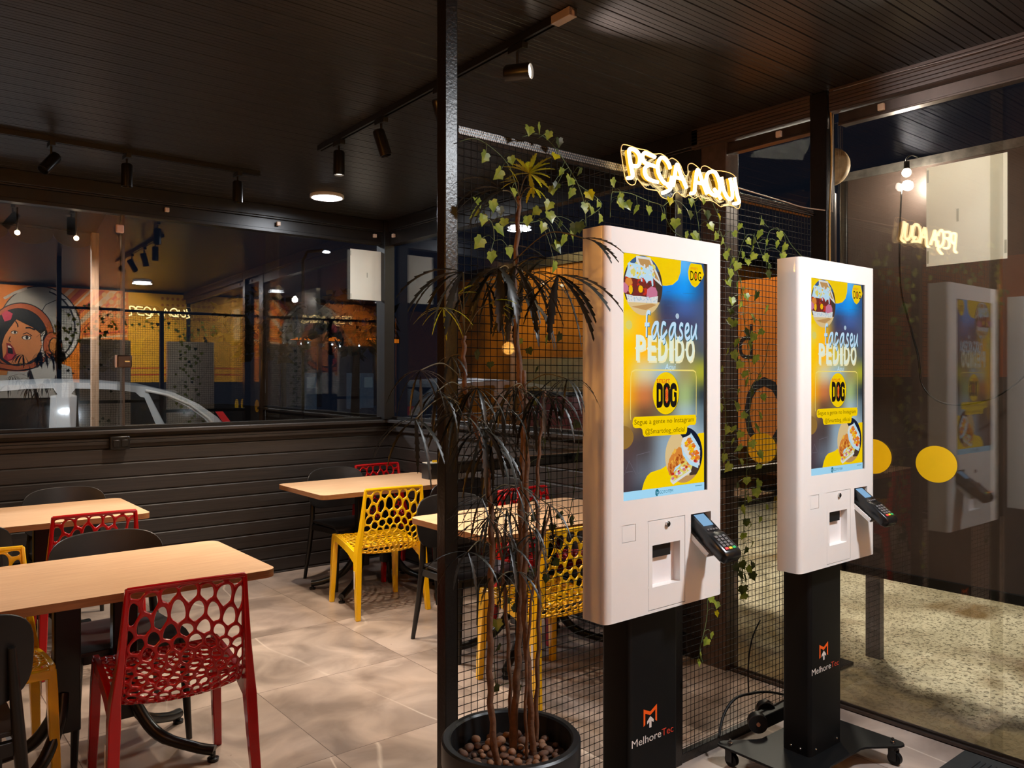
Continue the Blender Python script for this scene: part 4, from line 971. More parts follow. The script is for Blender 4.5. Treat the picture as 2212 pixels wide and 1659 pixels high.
for i in range(nr - 1):
    for k in range(ns_): a = 1+i*ns_+k; b_ = 1+i*ns_+(k+1) % ns_; fs.append((a, a+ns_, b_+ns_, b_))
mb.add(vs, fs).build('soil', mat('soil', (58, 38, 28), 0.9, var=0.5, scale=60, bump=0.8), plant, smooth=180)
def pl(px, py, Y): return at(px, py, Y) - Vector((PX, PY_, 0))
stems = [([(1078,1648),(1063,1560),(1058,1450),(1060,1300),(1062,1150),(1052,1020),(1030,930),(1008,860),(1002,770),(1003,725)], 1.60, 0.0078),
         ([(1108,1600),(1114,1500),(1120,1400),(1124,1250),(1126,1100),(1130,950),(1124,820),(1114,700),(1112,600),(1118,500),(1121,425)], 1.70, 0.0090),
         ([(1152,1640),(1146,1540),(1138,1400),(1132,1300),(1136,1150),(1138,1000),(1136,900),(1132,800)], 1.66, 0.0085),
         ([(1158,1560),(1160,1480),(1164,1350),(1162,1200),(1160,1080),(1164,980),(1172,900),(1178,845)], 1.70, 0.0058),
         ([(1104,1605),(1102,1480),(1094,1330),(1084,1210),(1066,1110),(1050,1020),(1040,940)], 1.74, 0.0052),
         ([(1138,1600),(1136,1480),(1148,1300),(1170,1180),(1190,1090)], 1.64, 0.0040)]
STEMP = []
for px, Y, r in stems:
    P3 = [pl(x, y, Y) for x, y in px]; P3[0].z = min(P3[0].z, 0.475); path = smooth_path(P3, 5)
    for i, p in enumerate(path[1:-1]): p.x += 0.003*math.sin(i*1.9); 
    STEMP.append(path); m = len(path)
    MB().tube(path, [r*(1.15 - 0.5*i/m + 0.08*math.sin(i*2.3)) for i in range(m)], 8).build('stem', M_bark, plant, smooth=180)
def leaflet(mb, base, d, ln, wd, droop, rnd, teeth=9, up=Vector((0,0,1))):
    """long narrow leaflet with toothed edges, folded along the midrib and bending down"""
    d = d.normalized(); n = teeth*2; p = Vector(base); mid = []; cur = d.copy()
    for i in range(n + 1):
        mid.append(p.copy()); cur = (cur + Vector((0,0,-1)) * droop / n).normalized(); p = p + cur * ln / n
    Ls, Rs = [], []
    for i, q in enumerate(mid):
        t = (mid[min(i+1, n)] - mid[max(i-1, 0)]).normalized(); sd = t.cross(up)
        sd = sd.normalized() if sd.length > 0.05 else Vector((1,0,0)); nn = sd.cross(t)
        f = i / n; w_ = wd * (math.sin(math.pi*min(1, f*0.92 + 0.06))**0.8) * (1.0 if i % 2 else 0.62)
        if i == n: w_ = 0
        Ls.append(q + sd*w_/2 + nn*w_*0.16 + t*(w_*0.5 if i % 2 else 0)); Rs.append(q - sd*w_/2 + nn*w_*0.16 + t*(w_*0.5 if i % 2 else 0))
    vs = mid + Ls + Rs; N = n + 1
    mb.add(vs, [(i, i+1, N+i+1, N+i) for i in range(n)] + [(i, 2*N+i, 2*N+i+1, i+1) for i in range(n)])
rnd = random.Random(21)
# hubs: place in the picture, depth, leaflets, length, width, spread (direction range in degrees, 0 = right, 90 = up), droop
hubs = [((1000,588),1.52,6,.19,.028,(165,262),1.7,'d'), ((1078,580),1.60,8,.175,.027,(185,330),2.2,'d'), ((1112,575),1.58,6,.20,.030,(225,335),1.8,'d'), ((1205,595),1.50,8,.195,.030,(215,355),1.5,'d'), ((1180,560),1.62,5,.15,.02,(120,240),1.2,'d'), ((1262,515),1.46,3,.13,.024,(-60,-5),1.0,'d'),
        ((1085,412),1.66,6,.14,.020,(120,250),1.6,'d'), ((1130,590),1.72,6,.16,.022,(230,360),1.4,'d'),
        ((1143,375),1.64,13,.070,.020,(-100,200),0.55,'y'), ((1118,392),1.64,4,.05,.010,(100,220),0.6,'y'), ((1150,405),1.62,3,.07,.013,(-110,-40),0.7,'y'), ((957,665),1.58,7,.085,.008,(170,340),1.0,'y'), ((990,635),1.58,3,.05,.008,(0,70),0.4,'y'), ((1058,655),1.58,5,.085,.013,(-70,40),0.9,'y'),
        ((908,800),1.55,9,.125,.012,(180,360),2.2,'d'), ((985,890),1.55,9,.135,.013,(180,360),2.0,'d'), ((897,905),1.50,6,.16,.015,(180,330),1.9,'d'), ((1030,838),1.56,10,.12,.013,(170,360),1.9,'d'), ((1045,927),1.52,11,.17,.017,(180,360),2.1,'d'), ((1118,838),1.60,9,.13,.013,(190,350),2.0,'d'), ((1172,845),1.56,9,.12,.013,(190,360),1.8,'d'), ((1225,818),1.56,9,.125,.011,(170,370),2.0,'d'),
        ((1108,835),1.66,7,.13,.014,(200,340),2.3,'d'), ((975,770),1.62,5,.08,.010,(190,350),2.0,'d'),
        ((1112,1050),1.58,11,.12,.009,(150,390),1.7,'d'), ((1055,1120),1.56,10,.12,.009,(150,330),1.3,'d'), ((1140,1125),1.60,10,.12,.009,(0,360),1.6,'d'), ((1185,1090),1.58,9,.125,.009,(180,370),1.7,'d'), ((1075,1140),1.66,9,.12,.008,(200,360),1.9,'d'), ((1010,1192),1.55,6,.13,.011,(180,350),1.4,'d'), ((1070,1235),1.60,6,.10,.010,(200,340),1.8,'d'), ((1120,1235),1.60,7,.115,.012,(200,345),1.9,'d'), ((1040,1075),1.60,8,.11,.008,(170,330),1.2,'d'), ((1005,850),1.60,8,.13,.014,(190,350),2.1,'d'), ((1085,880),1.60,9,.15,.015,(195,350),2.3,'d'), ((1060,960),1.58,9,.16,.016,(190,350),2.3,'d'), ((945,845),1.56,7,.12,.012,(190,350),2.2,'d'), ((1150,880),1.58,8,.14,.014,(195,345),2.3,'d'), ((1200,860),1.58,7,.13,.012,(200,345),2.0,'d'), ((1095,1100),1.62,10,.13,.010,(170,370),1.5,'d'), ((1100,1180),1.58,9,.13,.010,(190,350),1.8,'d'), ((1160,1150),1.60,8,.12,.010,(190,360),1.6,'d'), ((1130,640),1.66,7,.17,.022,(215,325),2.0,'d'), ((1050,610),1.64,6,.16,.022,(200,320),2.1,'d')]
groups = {}
for (hx_, hy_), Y, nl, ln, wd, (a0, a1), droop, kind in hubs:
    H0 = pl(hx_, hy_, Y)
    best = min((( (p - H0).length + abs(p.z - (H0.z - 0.03))*0.3, p) for st in STEMP for p in st[6:]), key=lambda q: q[0])[1]
    mb = MB()
    mid = (best + H0) / 2 + Vector((0, 0, 0.35 * (H0 - best).length * 0.5))
    mb.tube(smooth_path([best, mid, H0], 6), 0.0016 if kind == 'd' else 0.0014, 6)
    lf = MB()
    for i in range(nl):
        a = R(a0 + (a1 - a0) * (i + rnd.uniform(0.1, 0.9)) / nl); tow = rnd.uniform(-0.75, 0.55)
        d = Vector((math.cos(a)*0.763 , -math.cos(a)*0.62, math.sin(a)*0.62 + 0.25)) + Vector((0.63, 0.76, 0)) * tow
        leaflet(lf, H0, d, ln*rnd.uniform(0.78, 1.08), wd*rnd.uniform(0.8, 1.1), droop*rnd.uniform(0.75, 1.2), rnd, teeth=8 if ln > .1 else 6)
    fo = lf.build('leaf', M_fry if kind == 'y' else M_fr, plant, smooth=180)
    if kind == 'y': fo['label'] = 'young yellow green leaf'
    mb.build('leaf_stalk', mat('leaf_stalk', (86, 74, 40), 0.5, var=0.3), fo, smooth=180)
# brown pebbles on the soil
M_peb = mat('pebble', (146, 104, 74), 0.55, var=0.4, scale=18, bump=0.3); M_peb2 = mat('pebble_dark', (104, 70, 50), 0.6, var=0.4, scale=18, bump=0.3)
protos = []
for k in range(5):
    mb = MB(); rr = random.Random(k); n_, m_ = 12, 8; sc = (rr.uniform(.85, 1.25), rr.uniform(.8, 1.05), rr.uniform(.65, .85))
    mb.sphere((0,0,0), 1, n_, m_, sc)
    mb.v = [tuple(Vector(v) * (1 + 0.10*mnoise.noise(Vector(v)*1.3 + Vector((k*7, 0, 0))))) for v in mb.v]
    me = mb.mesh('pebble'); me.materials.append(M_peb if k % 2 else M_peb2); me.shade_smooth(); protos.append(me)
placed = []
tries = 0
while len(placed) < 74 and tries < 6000:
    tries += 1
    r = 0.143*math.sqrt(rnd.random()); a = rnd.uniform(0, 2*math.pi); x, y = PX + r*math.cos(a), PY_ + r*math.sin(a); s = rnd.uniform(0.0085, 0.0165)
    if any((x-q[0])**2 + (y-q[1])**2 < (0.95*(s+q[2]))**2 for q in placed): continue
    if any((x-PX-st[0].x)**2 + (y-PY_-st[0].y)**2 < (s + 0.011)**2 for st in STEMP): continue
    placed.append((x, y, s))
    o = bpy.data.objects.new('pebble', protos[rnd.randrange(5)]); COL.objects.link(o); o.location = (x, y, 0.482 + s*0.62); o.scale = (s, s, s); o.rotation_euler = (rnd.uniform(-.3,.3), rnd.uniform(-.3,.3), rnd.uniform(0, 6.3))
    tag(o, 'brown rounded pebble lying on the soil of the black planter', 'pebble', 'pebbles on the planter soil')

# ------------------------------------------------------------------ artificial ivy on the divider
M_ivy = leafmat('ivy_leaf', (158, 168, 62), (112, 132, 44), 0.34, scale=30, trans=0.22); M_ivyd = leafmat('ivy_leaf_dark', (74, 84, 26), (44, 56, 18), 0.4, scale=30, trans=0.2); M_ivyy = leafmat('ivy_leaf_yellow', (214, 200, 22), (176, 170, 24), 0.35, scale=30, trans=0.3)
M_vine = mat('ivy_stem', (96, 116, 70), 0.5, var=0.3)
LEAF = [(0,0),(0.24,-0.13),(0.50,0.0),(0.43,0.20),(0.56,0.42),(0.31,0.60),(0.0,1.0)]
def ivy_leaf(mb, p, s, ang, tilt, mi, rnd):
    """five-lobed leaf folded on its midrib, tip hanging towards ang"""
    M = Matrix.Translation(p) @ face_negY(0, 0, 0).to_3x3().to_4x4() @ Matrix.Rotation(ang, 4, 'Z') @ Matrix.Rotation(tilt[0], 4, 'X') @ Matrix.Rotation(tilt[1], 4, 'Y')
    f = rnd.uniform(0.10, 0.32); n = len(LEAF)
    R_ = [(x, -y, f*abs(x) - 0.10*y*y) for x, y in LEAF]; Lf = [(-x, -y, f*abs(x) - 0.10*y*y) for x, y in LEAF[1:-1]]
    mid = [(0, -0.35, 0.0), (0, -0.68, -0.03)]
    vs = [M @ (Vector(q) * s) for q in R_ + Lf + mid]; a, b = n + len(Lf), n + len(Lf) + 1
    fs = [(0,1,3,a), (1,2,3), (3,4,5,b,a), (5,6,b), (0,a,n+2,n), (n,n+2,n+1), (n+2,a,b,n+4,n+3), (n+4,b,6)]
    mb.add(vs, fs, mi)
def garland(label, stemsp, leaves, Y, kinds='', size=0.034, dark=False):
    t = thing('ivy_garland', label, 'ivy', group='ivy garlands on the mesh divider'); mb = MB(); rr = random.Random(len(leaves)*13 + int(Y*1000))
    curves = []
    for s_ in stemsp:
        P3 = [at(x, y, Y + rr.uniform(-0.012, 0.006)) for x, y in s_]; path = smooth_path(P3, 5); curves.append(path); mb.tube(path, 0.0014, 5)
    lv = MB()
    for i, (x, y) in enumerate(leaves):
        p = at(x, y, Y - 0.012 - rr.uniform(0, 0.03)); s = size*rr.uniform(0.8, 1.25)
        top = p + Vector((rr.uniform(-.006,.006), 0, s*0.45)); q = min((c for cv in curves for c in cv), key=lambda c: (c - top).length)
        if (q - top).length < 0.16: mb.tube(smooth_path([q, (q + top)/2 + Vector((0, -0.004, 0.012)), top], 3), 0.0009, 4)
        mi = 0
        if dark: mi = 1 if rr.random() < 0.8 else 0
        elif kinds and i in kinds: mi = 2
        elif rr.random() < 0.12: mi = 1
        ivy_leaf(lv, top, s, rr.uniform(-0.75, 0.75), (rr.uniform(-0.5, 0.5), rr.uniform(-0.6, 0.6)), mi, rr)
    mb.build('vine', M_vine, t, smooth=180); lv.build('leaves', [M_ivy, M_ivyd, M_ivyy], t)
    return t
garland('ivy garland draped over the top rail, trailing down right of the planter', [[(1128,296),(1165,290),(1198,318),(1228,362),(1248,398),(1262,440),(1266,490)], [(1160,300),(1180,288)], [(1248,398),(1300,440),(1268,470)]],
        [(1140,284),(1162,282),(1184,292),(1206,308),(1199,342),(1213,372),(1256,372),(1234,396),(1236,418),(1206,405),(1192,412),(1270,424),(1264,450),(1276,456),(1294,444),(1296,474),(1252,492)], 1.975, (4,11))
garland('ivy garland at the upper left corner of the mesh, behind the plant top', [[(992,306),(1030,300),(1075,330),(1100,360),(1112,392),(1122,430)], [(1030,460),(1062,480),(1068,520)], [(1100,480),(1150,480),(1180,470)]],
        [(1050,342),(1106,348),(1082,380),(1106,418),(1026,440),(1030,462),(1046,476),(1062,446),(1078,456),(1090,482),(1072,502),(1040,528),(1060,556),(1098,546),(1186,446),(1184,470),(1164,460),(1170,492),(1140,478),(1212,486),(1240,494),(1204,530),(1216,520),(1232,516),(1196,540),(1200,578)], 1.985)
garland('ivy garland hanging under the neon sign, above the first kiosk', [[(1318,470),(1321,420),(1330,415),(1362,418),(1400,434),(1432,446),(1438,470),(1455,500),(1490,520)], [(1432,446),(1448,432)], [(1500,438),(1508,480),(1512,520)], [(1540,440),(1555,480),(1548,520)]],
        [(1321,396),(1340,428),(1334,444),(1350,446),(1376,454),(1398,455),(1446,436),(1466,458),(1434,470),(1488,438),(1486,466),(1460,484),(1518,436),(1524,466),(1532,492),(1550,470),(1484,510),(1496,514),(1548,512),(1560,522)], 1.97, (6,15))
garland('ivy garland looping across the right mesh panel above the gap between kiosks', [[(1556,500),(1570,540),(1590,580),(1600,612)], [(1590,580),(1606,520),(1626,508),(1650,560)], [(1650,560),(1662,500),(1690,500),(1710,530),(1734,556)], [(1640,470),(1660,492)]],
        [(1586,508),(1598,490),(1646,482),(1640,508),(1630,522),(1656,526),(1682,510),(1698,536),(1676,530),(1690,556),(1576,546),(1584,566),(1612,524),(1624,540),(1632,556),(1652,560),(1660,576),(1656,596),(1612,568),(1592,576),(1576,592),(1570,612),(1566,556),(1606,552)], 1.975)
garland('ivy garland hanging down the mesh between the two kiosks', [[(1600,600),(1606,680),(1616,760),(1622,840),(1616,930),(1612,1040),(1606,1150),(1604,1260)], [(1560,840),(1568,900),(1562,990)], [(1622,840),(1650,790),(1660,740)]],
        [(1592,622),(1604,634),(1580,652),(1612,642),(1656,670),(1620,690),(1592,702),(1640,702),(1610,722),(1592,742),(1616,750),(1632,778),(1602,790),(1612,830),(1626,850),(1592,880),(1554,882),(1570,930),(1602,940),(1622,962),(1556,964),(1566,990),(1576,1012),(1636,986),(1612,1040),(1632,1066),(1656,1096),(1640,1124),(1612,1130),(1606,1160),(1626,1178),(1640,1010),(1600,1000),(1640,900),(1570,700),(1600,660),(1636,640),(1576,676),(1628,730),(1650,720),(1584,770),(1608,810),(1640,820),(1596,850),(1610,900),(1586,930),(1630,930),(1600,972),(1580,960),(1622,1020),(1594,1050),(1618,1080),(1640,1046),(1600,1106),(1622,1140),(1612,1190),(1570,760),(1562,800),(1646,860)], 1.962, size=0.035)
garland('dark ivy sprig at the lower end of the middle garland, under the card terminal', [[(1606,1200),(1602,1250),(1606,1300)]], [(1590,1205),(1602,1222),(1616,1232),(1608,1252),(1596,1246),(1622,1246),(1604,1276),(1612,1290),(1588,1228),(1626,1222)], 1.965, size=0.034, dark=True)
garland('thin ivy strand hanging below the first kiosk, beside its pillar', [[(1528,1285),(1528,1320),(1524,1350),(1516,1385),(1512,1405),(1518,1432)]], [(1532,1298),(1546,1308),(1548,1326),(1536,1374),(1530,1388),(1510,1418),(1509,1432)], 1.955, (2,), size=0.028)
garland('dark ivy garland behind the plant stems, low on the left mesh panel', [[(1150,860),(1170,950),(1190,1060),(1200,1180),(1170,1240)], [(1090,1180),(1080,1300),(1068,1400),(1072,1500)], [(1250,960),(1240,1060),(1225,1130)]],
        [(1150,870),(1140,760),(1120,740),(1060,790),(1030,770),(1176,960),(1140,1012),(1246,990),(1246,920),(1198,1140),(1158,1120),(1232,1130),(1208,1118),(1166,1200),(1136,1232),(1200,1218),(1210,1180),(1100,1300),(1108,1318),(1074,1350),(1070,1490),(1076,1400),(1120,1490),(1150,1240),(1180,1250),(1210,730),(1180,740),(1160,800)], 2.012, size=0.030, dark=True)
# ------------------------------------------------------------------ mural on the wall behind the photographer (seen mirrored in the window)
mu = thing('wall_mural', 'large printed wall mural of a helmeted astronaut woman on an orange and yellow ground', 'mural', (0, YF, 0))
MUC = dict(ground=(240,178,16), orange=(246,140,24), redo=(206,74,20), pale=(250,214,170), dot=(196,120,24), dotp=(252,196,120), grey=(176,178,172), greyd=(128,132,130), white=(226,224,216), line=(20,16,16), band=(178,92,48), skin=(214,140,84), lip=(150,40,46), tong=(190,60,70), hair=(30,34,34), suit=(190,192,188), tooth=(240,236,230), pink=(190,60,90), gold=(200,130,60))
MUI = {k: i for i, k in enumerate(MUC)}; MUM = [mat('mural_' + k, c, 0.5, var=0.05, scale=4) for k, c in MUC.items()]
MM = face_posY(0, 0.0, 0); mb = MB(); _h = [0.001]
def ml(): _h[0] += 0.0004; return _h[0]
_tr = [False]
def q_(x, z): return (1.30 + 0.6*(x - 1.49), 2.77 - 0.72*(2.77 - z)) if _tr[0] else (x, z)
def mf(poly, c, h=None): mb.flat([(-q_(x, z)[0], q_(x, z)[1]) for x, z in poly], ml() if h is None else h, MM, MUI[c])
def ms(pts, wd, h, c): stroke(mb, [(-q_(-x, z)[0], q_(-x, z)[1]) for x, z in pts], wd*(0.7 if _tr[0] else 1), h, MM, MUI[c])
mf([(XL + 0.01, 1.42), (XR - 0.01, 1.42), (XR - 0.01, 2.77), (XL + 0.01, 2.77)], 'ground')
mf([(0.3, 1.42), (2.62, 1.42), (2.62, 2.77), (0.3, 2.77)], 'orange')
h = ml()
for i in range(11):
    x = 0.55 + i*0.13; mf([(x, 1.9 - 0.03*(i % 4)), (x + 0.03 + 0.016*(i % 3), 1.9), (min(2.6, x + 0.80 + 0.03*(i % 3)), 2.76), (min(2.58, x + 0.76), 2.76)], 'redo' if i % 2 else 'pale', h)
h = ml()
for i in range(9):
    for j in range(4): mf(ell((3.40 - i*0.075) if i < 5 else (2.56 - (i-5)*0.095), 2.70 - j*0.10, 0.022 if i < 5 else 0.034, 0.024 if i < 5 else 0.036, 12), 'dotp' if i > 4 else 'dot', h)
h = ml()
for z, c in ((1.90, 'redo'), (1.72, 'redo'), (2.1, 'redo'), (2.04, 'pale')): mf([(2.0, z), (2.6, z + 0.06), (2.6, z + 0.09), (2.0, z + 0.025)], c, h)
for z in (1.52, 1.62): mf([(2.64, z), (3.44, z + 0.01), (3.44, z + 0.03), (2.64, z + 0.02)], 'redo', h)
# astronaut
hx_, hz = 1.78, 1.98; _tr[0] = True
mf(ell(hx_, hz, 0.83, 0.80, 60), 'line'); mf(ell(hx_, hz, 0.81, 0.78, 60), 'grey')
h = ml(); ms([(-x, z) for x, z in ell(hx_ - 0.02, hz, 0.72, 0.72, 30, -60, 75)], 0.03, h, 'line'); ms([(-x, z) for x, z in ell(hx_ - 0.0, hz, 0.76, 0.75, 30, -60, 75)], 0.05, ml(), 'white')
ms([(-1.75, 2.20), (-1.88, 2.42), (-2.1, 2.52), (-2.3, 2.54)], 0.014, ml(), 'line'); ms([(-1.05, 2.50), (-1.25, 2.62), (-1.5, 2.72)], 0.05, ml(), 'white')
mf(ell(1.40, 1.78, 0.66, 0.66, 50), 'line'); mf(ell(1.40, 1.78, 0.64, 0.64, 50), 'band'); mf(ell(1.36, 1.76, 0.56, 0.57, 50), 'line'); mf(ell(1.36, 1.76, 0.55, 0.56, 50), 'hair')
mf([(1.02, 1.36), (1.0, 1.62), (1.05, 1.80), (1.15, 1.95), (1.28, 2.13), (1.40, 2.08), (1.62, 1.98), (1.78, 1.86), (1.82, 1.62), (1.72, 1.40), (1.5, 1.26), (1.2, 1.24)], 'line')
mf([(1.03, 1.37), (1.01, 1.62), (1.06, 1.79), (1.16, 1.94), (1.29, 2.11), (1.40, 2.06), (1.62, 1.96), (1.765, 1.85), (1.80, 1.62), (1.71, 1.41), (1.5, 1.27), (1.2, 1.25)], 'skin')
mf([(1.0, 2.2), (1.08, 2.28), (1.22, 2.22), (1.18, 2.1), (1.06, 2.06)], 'pink')
for ex, ez, s in ((1.25, 1.86, 0.055), (1.49, 1.765, 0.075)):
    mf(ell(ex, ez, s*1.25, s*0.62, 20), 'line'); mf(ell(ex, ez - 0.004, s*1.05, s*0.46, 20), 'tooth'); mf(ell(ex + 0.01, ez, s*0.42, s*0.46, 16), 'hair')
h = ml(); ms([(-1.47, 1.95), (-1.55, 1.96), (-1.66, 1.92)], 0.03, h, 'line'); ms([(-1.27, 2.08), (-1.31, 2.02), (-1.32, 1.96)], 0.02, h, 'line'); ms([(-1.17, 1.78), (-1.14, 1.70), (-1.18, 1.67)], 0.014, h, 'line'); ms([(-1.42, 1.83), (-1.5, 1.86), (-1.6, 1.80)], 0.016, h, 'line')
mf([(1.09, 1.66), (1.17, 1.64), (1.24, 1.56), (1.27, 1.47), (1.30, 1.42), (1.24, 1.34), (1.12, 1.30), (1.03, 1.36), (1.09, 1.46), (1.10, 1.56)], 'lip'); mf([(1.12, 1.61), (1.18, 1.59), (1.22, 1.52), (1.22, 1.44), (1.12, 1.46)], 'line'); mf([(1.12, 1.61), (1.175, 1.59), (1.20, 1.555), (1.125, 1.57)], 'tooth'); mf([(1.10, 1.42), (1.16, 1.45), (1.25, 1.43), (1.22, 1.36), (1.12, 1.33)], 'tong')
mf([(1.78, 1.86), (1.86, 1.90), (1.88, 1.6), (1.84, 1.36), (1.75, 1.34), (1.80, 1.6)], 'white')
for z in (1.42, 1.52, 1.62, 1.72, 1.81): ms([(-1.76, z - 0.01), (-1.88, z + 0.01)], 0.01, ml(), 'line')
mf(ell(2.02, 1.62, 0.205, 0.27, 40), 'line'); mf(ell(2.02, 1.62, 0.19, 0.255, 40), 'band'); mf(ell(2.05, 1.61, 0.12, 0.17, 30), 'line'); mf(ell(2.055, 1.61, 0.10, 0.15, 30), 'gold')
ms([(-0.95, 1.22), (-1.3, 1.17), (-1.6, 1.22), (-1.85, 1.36)], 0.11, ml(), 'line'); ms([(-0.95, 1.22), (-1.3, 1.17), (-1.6, 1.22), (-1.84, 1.36)], 0.085, ml(), 'band')
mf([(0.9, 1.12), (1.45, 1.11), (1.75, 1.2), (2.1, 1.3), (2.4, 1.2), (2.5, 0.6), (0.7, 0.6)], 'suit'); mf([(0.95, 1.12), (1.12, 1.12), (1.10, 1.04), (0.95, 1.04)], 'gold'); ms([(-1.55, 1.12), (-1.66, 0.8), (-1.68, 0.6)], 0.06, ml(), 'line')
mb.build('print', MUM, mu)

# ------------------------------------------------------------------ ground outside
def concrete():
    m = bpy.data.materials.new('yard_concrete'); m.use_nodes = True; N, L = m.node_tree.nodes, m.node_tree.links; b = N['Principled BSDF']; tc = N.new('ShaderNodeTexCoord')
    def nz(sc, det, rough=0.6):
        n = N.new('ShaderNodeTexNoise'); n.inputs['Scale'].default_value = sc; n.inputs['Detail'].default_value = det; n.inputs['Roughness'].default_value = rough; L.new(tc.outputs['Object'], n.inputs['Vector']); return n
    def ramp(src, a, ca, b_, cb):
        r = N.new('ShaderNodeValToRGB'); e = r.color_ramp.elements; e[0].position = a; e[0].color = ca + (1,); e[1].position = b_; e[1].color = cb + (1,); L.new(src, r.inputs['Fac']); return r
    r1 = ramp(nz(1.3, 6).outputs['Fac'], 0.36, lin((160, 148, 118)), 0.62, lin((222, 212, 184)))
    r2 = ramp(nz(55, 5, 0.7).outputs['Fac'], 0.36, (0.22, 0.20, 0.17), 0.47, (1, 1, 1))
    mx = N.new('ShaderNodeMix'); mx.data_type = 'RGBA'; mx.blend_type = 'MULTIPLY'; mx.inputs['Factor'].default_value = 1; L.new(r1.outputs['Color'], mx.inputs['A']); L.new(r2.outputs['Color'], mx.inputs['B'])
    r3 = ramp(nz(0.75, 3).outputs['Fac'], 0.56, (0, 0, 0), 0.64, (1, 1, 1))
    m2 = N.new('ShaderNodeMix'); m2.data_type = 'RGBA'; L.new(r3.outputs['Color'], m2.inputs['Factor']); L.new(mx.outputs['Result'], m2.inputs['A']); m2.inputs['B'].default_value = lin((124, 98, 56)) + (1,)
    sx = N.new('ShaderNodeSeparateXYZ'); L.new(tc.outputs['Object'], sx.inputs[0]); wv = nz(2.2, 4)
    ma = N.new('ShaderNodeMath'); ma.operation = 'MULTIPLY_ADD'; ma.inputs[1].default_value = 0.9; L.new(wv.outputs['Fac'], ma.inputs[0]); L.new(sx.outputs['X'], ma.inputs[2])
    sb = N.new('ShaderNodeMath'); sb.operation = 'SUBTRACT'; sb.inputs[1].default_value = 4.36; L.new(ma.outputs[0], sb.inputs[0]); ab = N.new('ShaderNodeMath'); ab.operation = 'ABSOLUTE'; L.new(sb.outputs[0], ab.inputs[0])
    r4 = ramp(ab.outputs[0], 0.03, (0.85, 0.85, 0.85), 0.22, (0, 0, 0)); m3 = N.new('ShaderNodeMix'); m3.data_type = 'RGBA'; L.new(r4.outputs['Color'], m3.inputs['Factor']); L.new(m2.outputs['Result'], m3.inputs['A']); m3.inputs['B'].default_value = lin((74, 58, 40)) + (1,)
    s5 = N.new('ShaderNodeMath'); s5.operation = 'ADD'; s5.inputs[1].default_value = 0.5; L.new(sb.outputs[0], s5.inputs[0]); r5 = ramp(s5.outputs[0], 0.40, (1, 1, 1), 0.52, (0, 0, 0)); r6 = ramp(nz(3.0, 4).outputs['Fac'], 0.35, lin((120, 102, 72)), 0.7, lin((168, 150, 112)))
    m4 = N.new('ShaderNodeMix'); m4.data_type = 'RGBA'; L.new(r5.outputs['Color'], m4.inputs['Factor']); L.new(m3.outputs['Result'], m4.inputs['A']); L.new(r6.outputs['Color'], m4.inputs['B'])
    L.new(m4.outputs['Result'], b.inputs['Base Color']); b.inputs['Roughness'].default_value = 0.8
    bp = N.new('ShaderNodeBump'); bp.inputs['Strength'].default_value = 0.6; bp.inputs['Distance'].default_value = 0.01; L.new(r2.outputs['Color'], bp.inputs['Height']); L.new(bp.outputs['Normal'], b.inputs['Normal'])
    return m
struct('ground_yard', MB().box(XR + 0.02, 16, -3.0, 5.6, -0.12, -0.012), concrete())
struct('ground_car_park', MB().box(-14, 16, YB + 0.07, 46, -0.14, -0.02), mat('asphalt', (50, 52, 44), 0.85, var=0.4, scale=6, bump=0.4))
# dark board standing in the yard
M_board = mat('board_brown', (78, 66, 60), 0.42, var=0.25, scale=2.5, bump=0.05)
bd = thing('yard_board', 'tall dark brown board on steel legs standing outside the glass front', 'board', (4.25, 0.9, 0))
MB().box(-0.012, 0.012, -2.4, 1.40, 0.47, 2.58).build('panel', M_board, bd)
mb = MB(); mb.box(-0.025, 0.025, -2.4, 1.42, 0.425, 0.475); mb.box(-0.025, 0.025, 1.385, 1.425, 0.425, 2.60); mb.build('frame', M_frame, bd, bevel=0.003)
MB().box(-0.026, 0.026, -2.4, 1.42, 2.58, 2.625).build('cap_strip', mat('zinc', (150, 146, 140), 0.35, metal=0.8, var=0.4, scale=20), bd)
for y in (1.24, -0.6, -2.2): MB().box(-0.02, 0.02, y - 0.04, y + 0.04, -0.012, 0.425).build('leg', mat('steel_grey', (72, 70, 70), 0.5, var=0.2), bd)
st = thing('steel_post', 'thin black steel post on a foot plate outside, left of the brown board', 'post', (3.98, 2.24, -0.012))
MB().box(-0.022, 0.022, -0.022, 0.022, 0.004, 2.4).build('shaft', M_frame, st, bevel=0.003); MB().box(-0.07, 0.07, -0.09, 0.09, 0.0, 0.018).build('foot_plate', M_frame, st, bevel=0.004)
pp = thing('drain_pipe', 'weathered beige pipe bend on a dark downpipe outside, by the end post', 'pipe', (3.80, 2.08, 0))
MB().cyl((0, 0.06, -0.012), (0, 0.06, 2.42), 0.028, n=16).build('downpipe', mat('downpipe_brown', (70, 52, 44), 0.4, var=0.3), pp, smooth=40)
MB().tube([(0, 0.055 - 0.055*math.cos(R(a)), 2.555 + 0.055*math.sin(R(a))) for a in range(-110, 101, 15)], 0.040, 14).build('bend', mat('old_pvc', (196, 168, 128), 0.6, var=0.45, scale=22), pp, smooth=60)
bl = thing('hanging_bulb', 'bare round bulb hanging on a black wire in front of the brown board', 'lamp', (4.10, 1.90, 2.53))
MB().sphere((0, 0, 0), 0.022, 16, 12).build('bulb', emis('bulb_glow', (255, 240, 220), 22), bl, smooth=180); MB().cyl((0, 0, 0.02), (0, 0, 0.055), 0.014, n=12).build('socket', M_frame, bl, smooth=40)
MB().tube(smooth_path([(0, 0, 0.055), (0.02, 0.01, 0.075), (0.08, 0.01, 0.105), (0.15, 0.0, 0.098)], 4), 0.004, 6).build('flex', M_frame, bl, smooth=180)
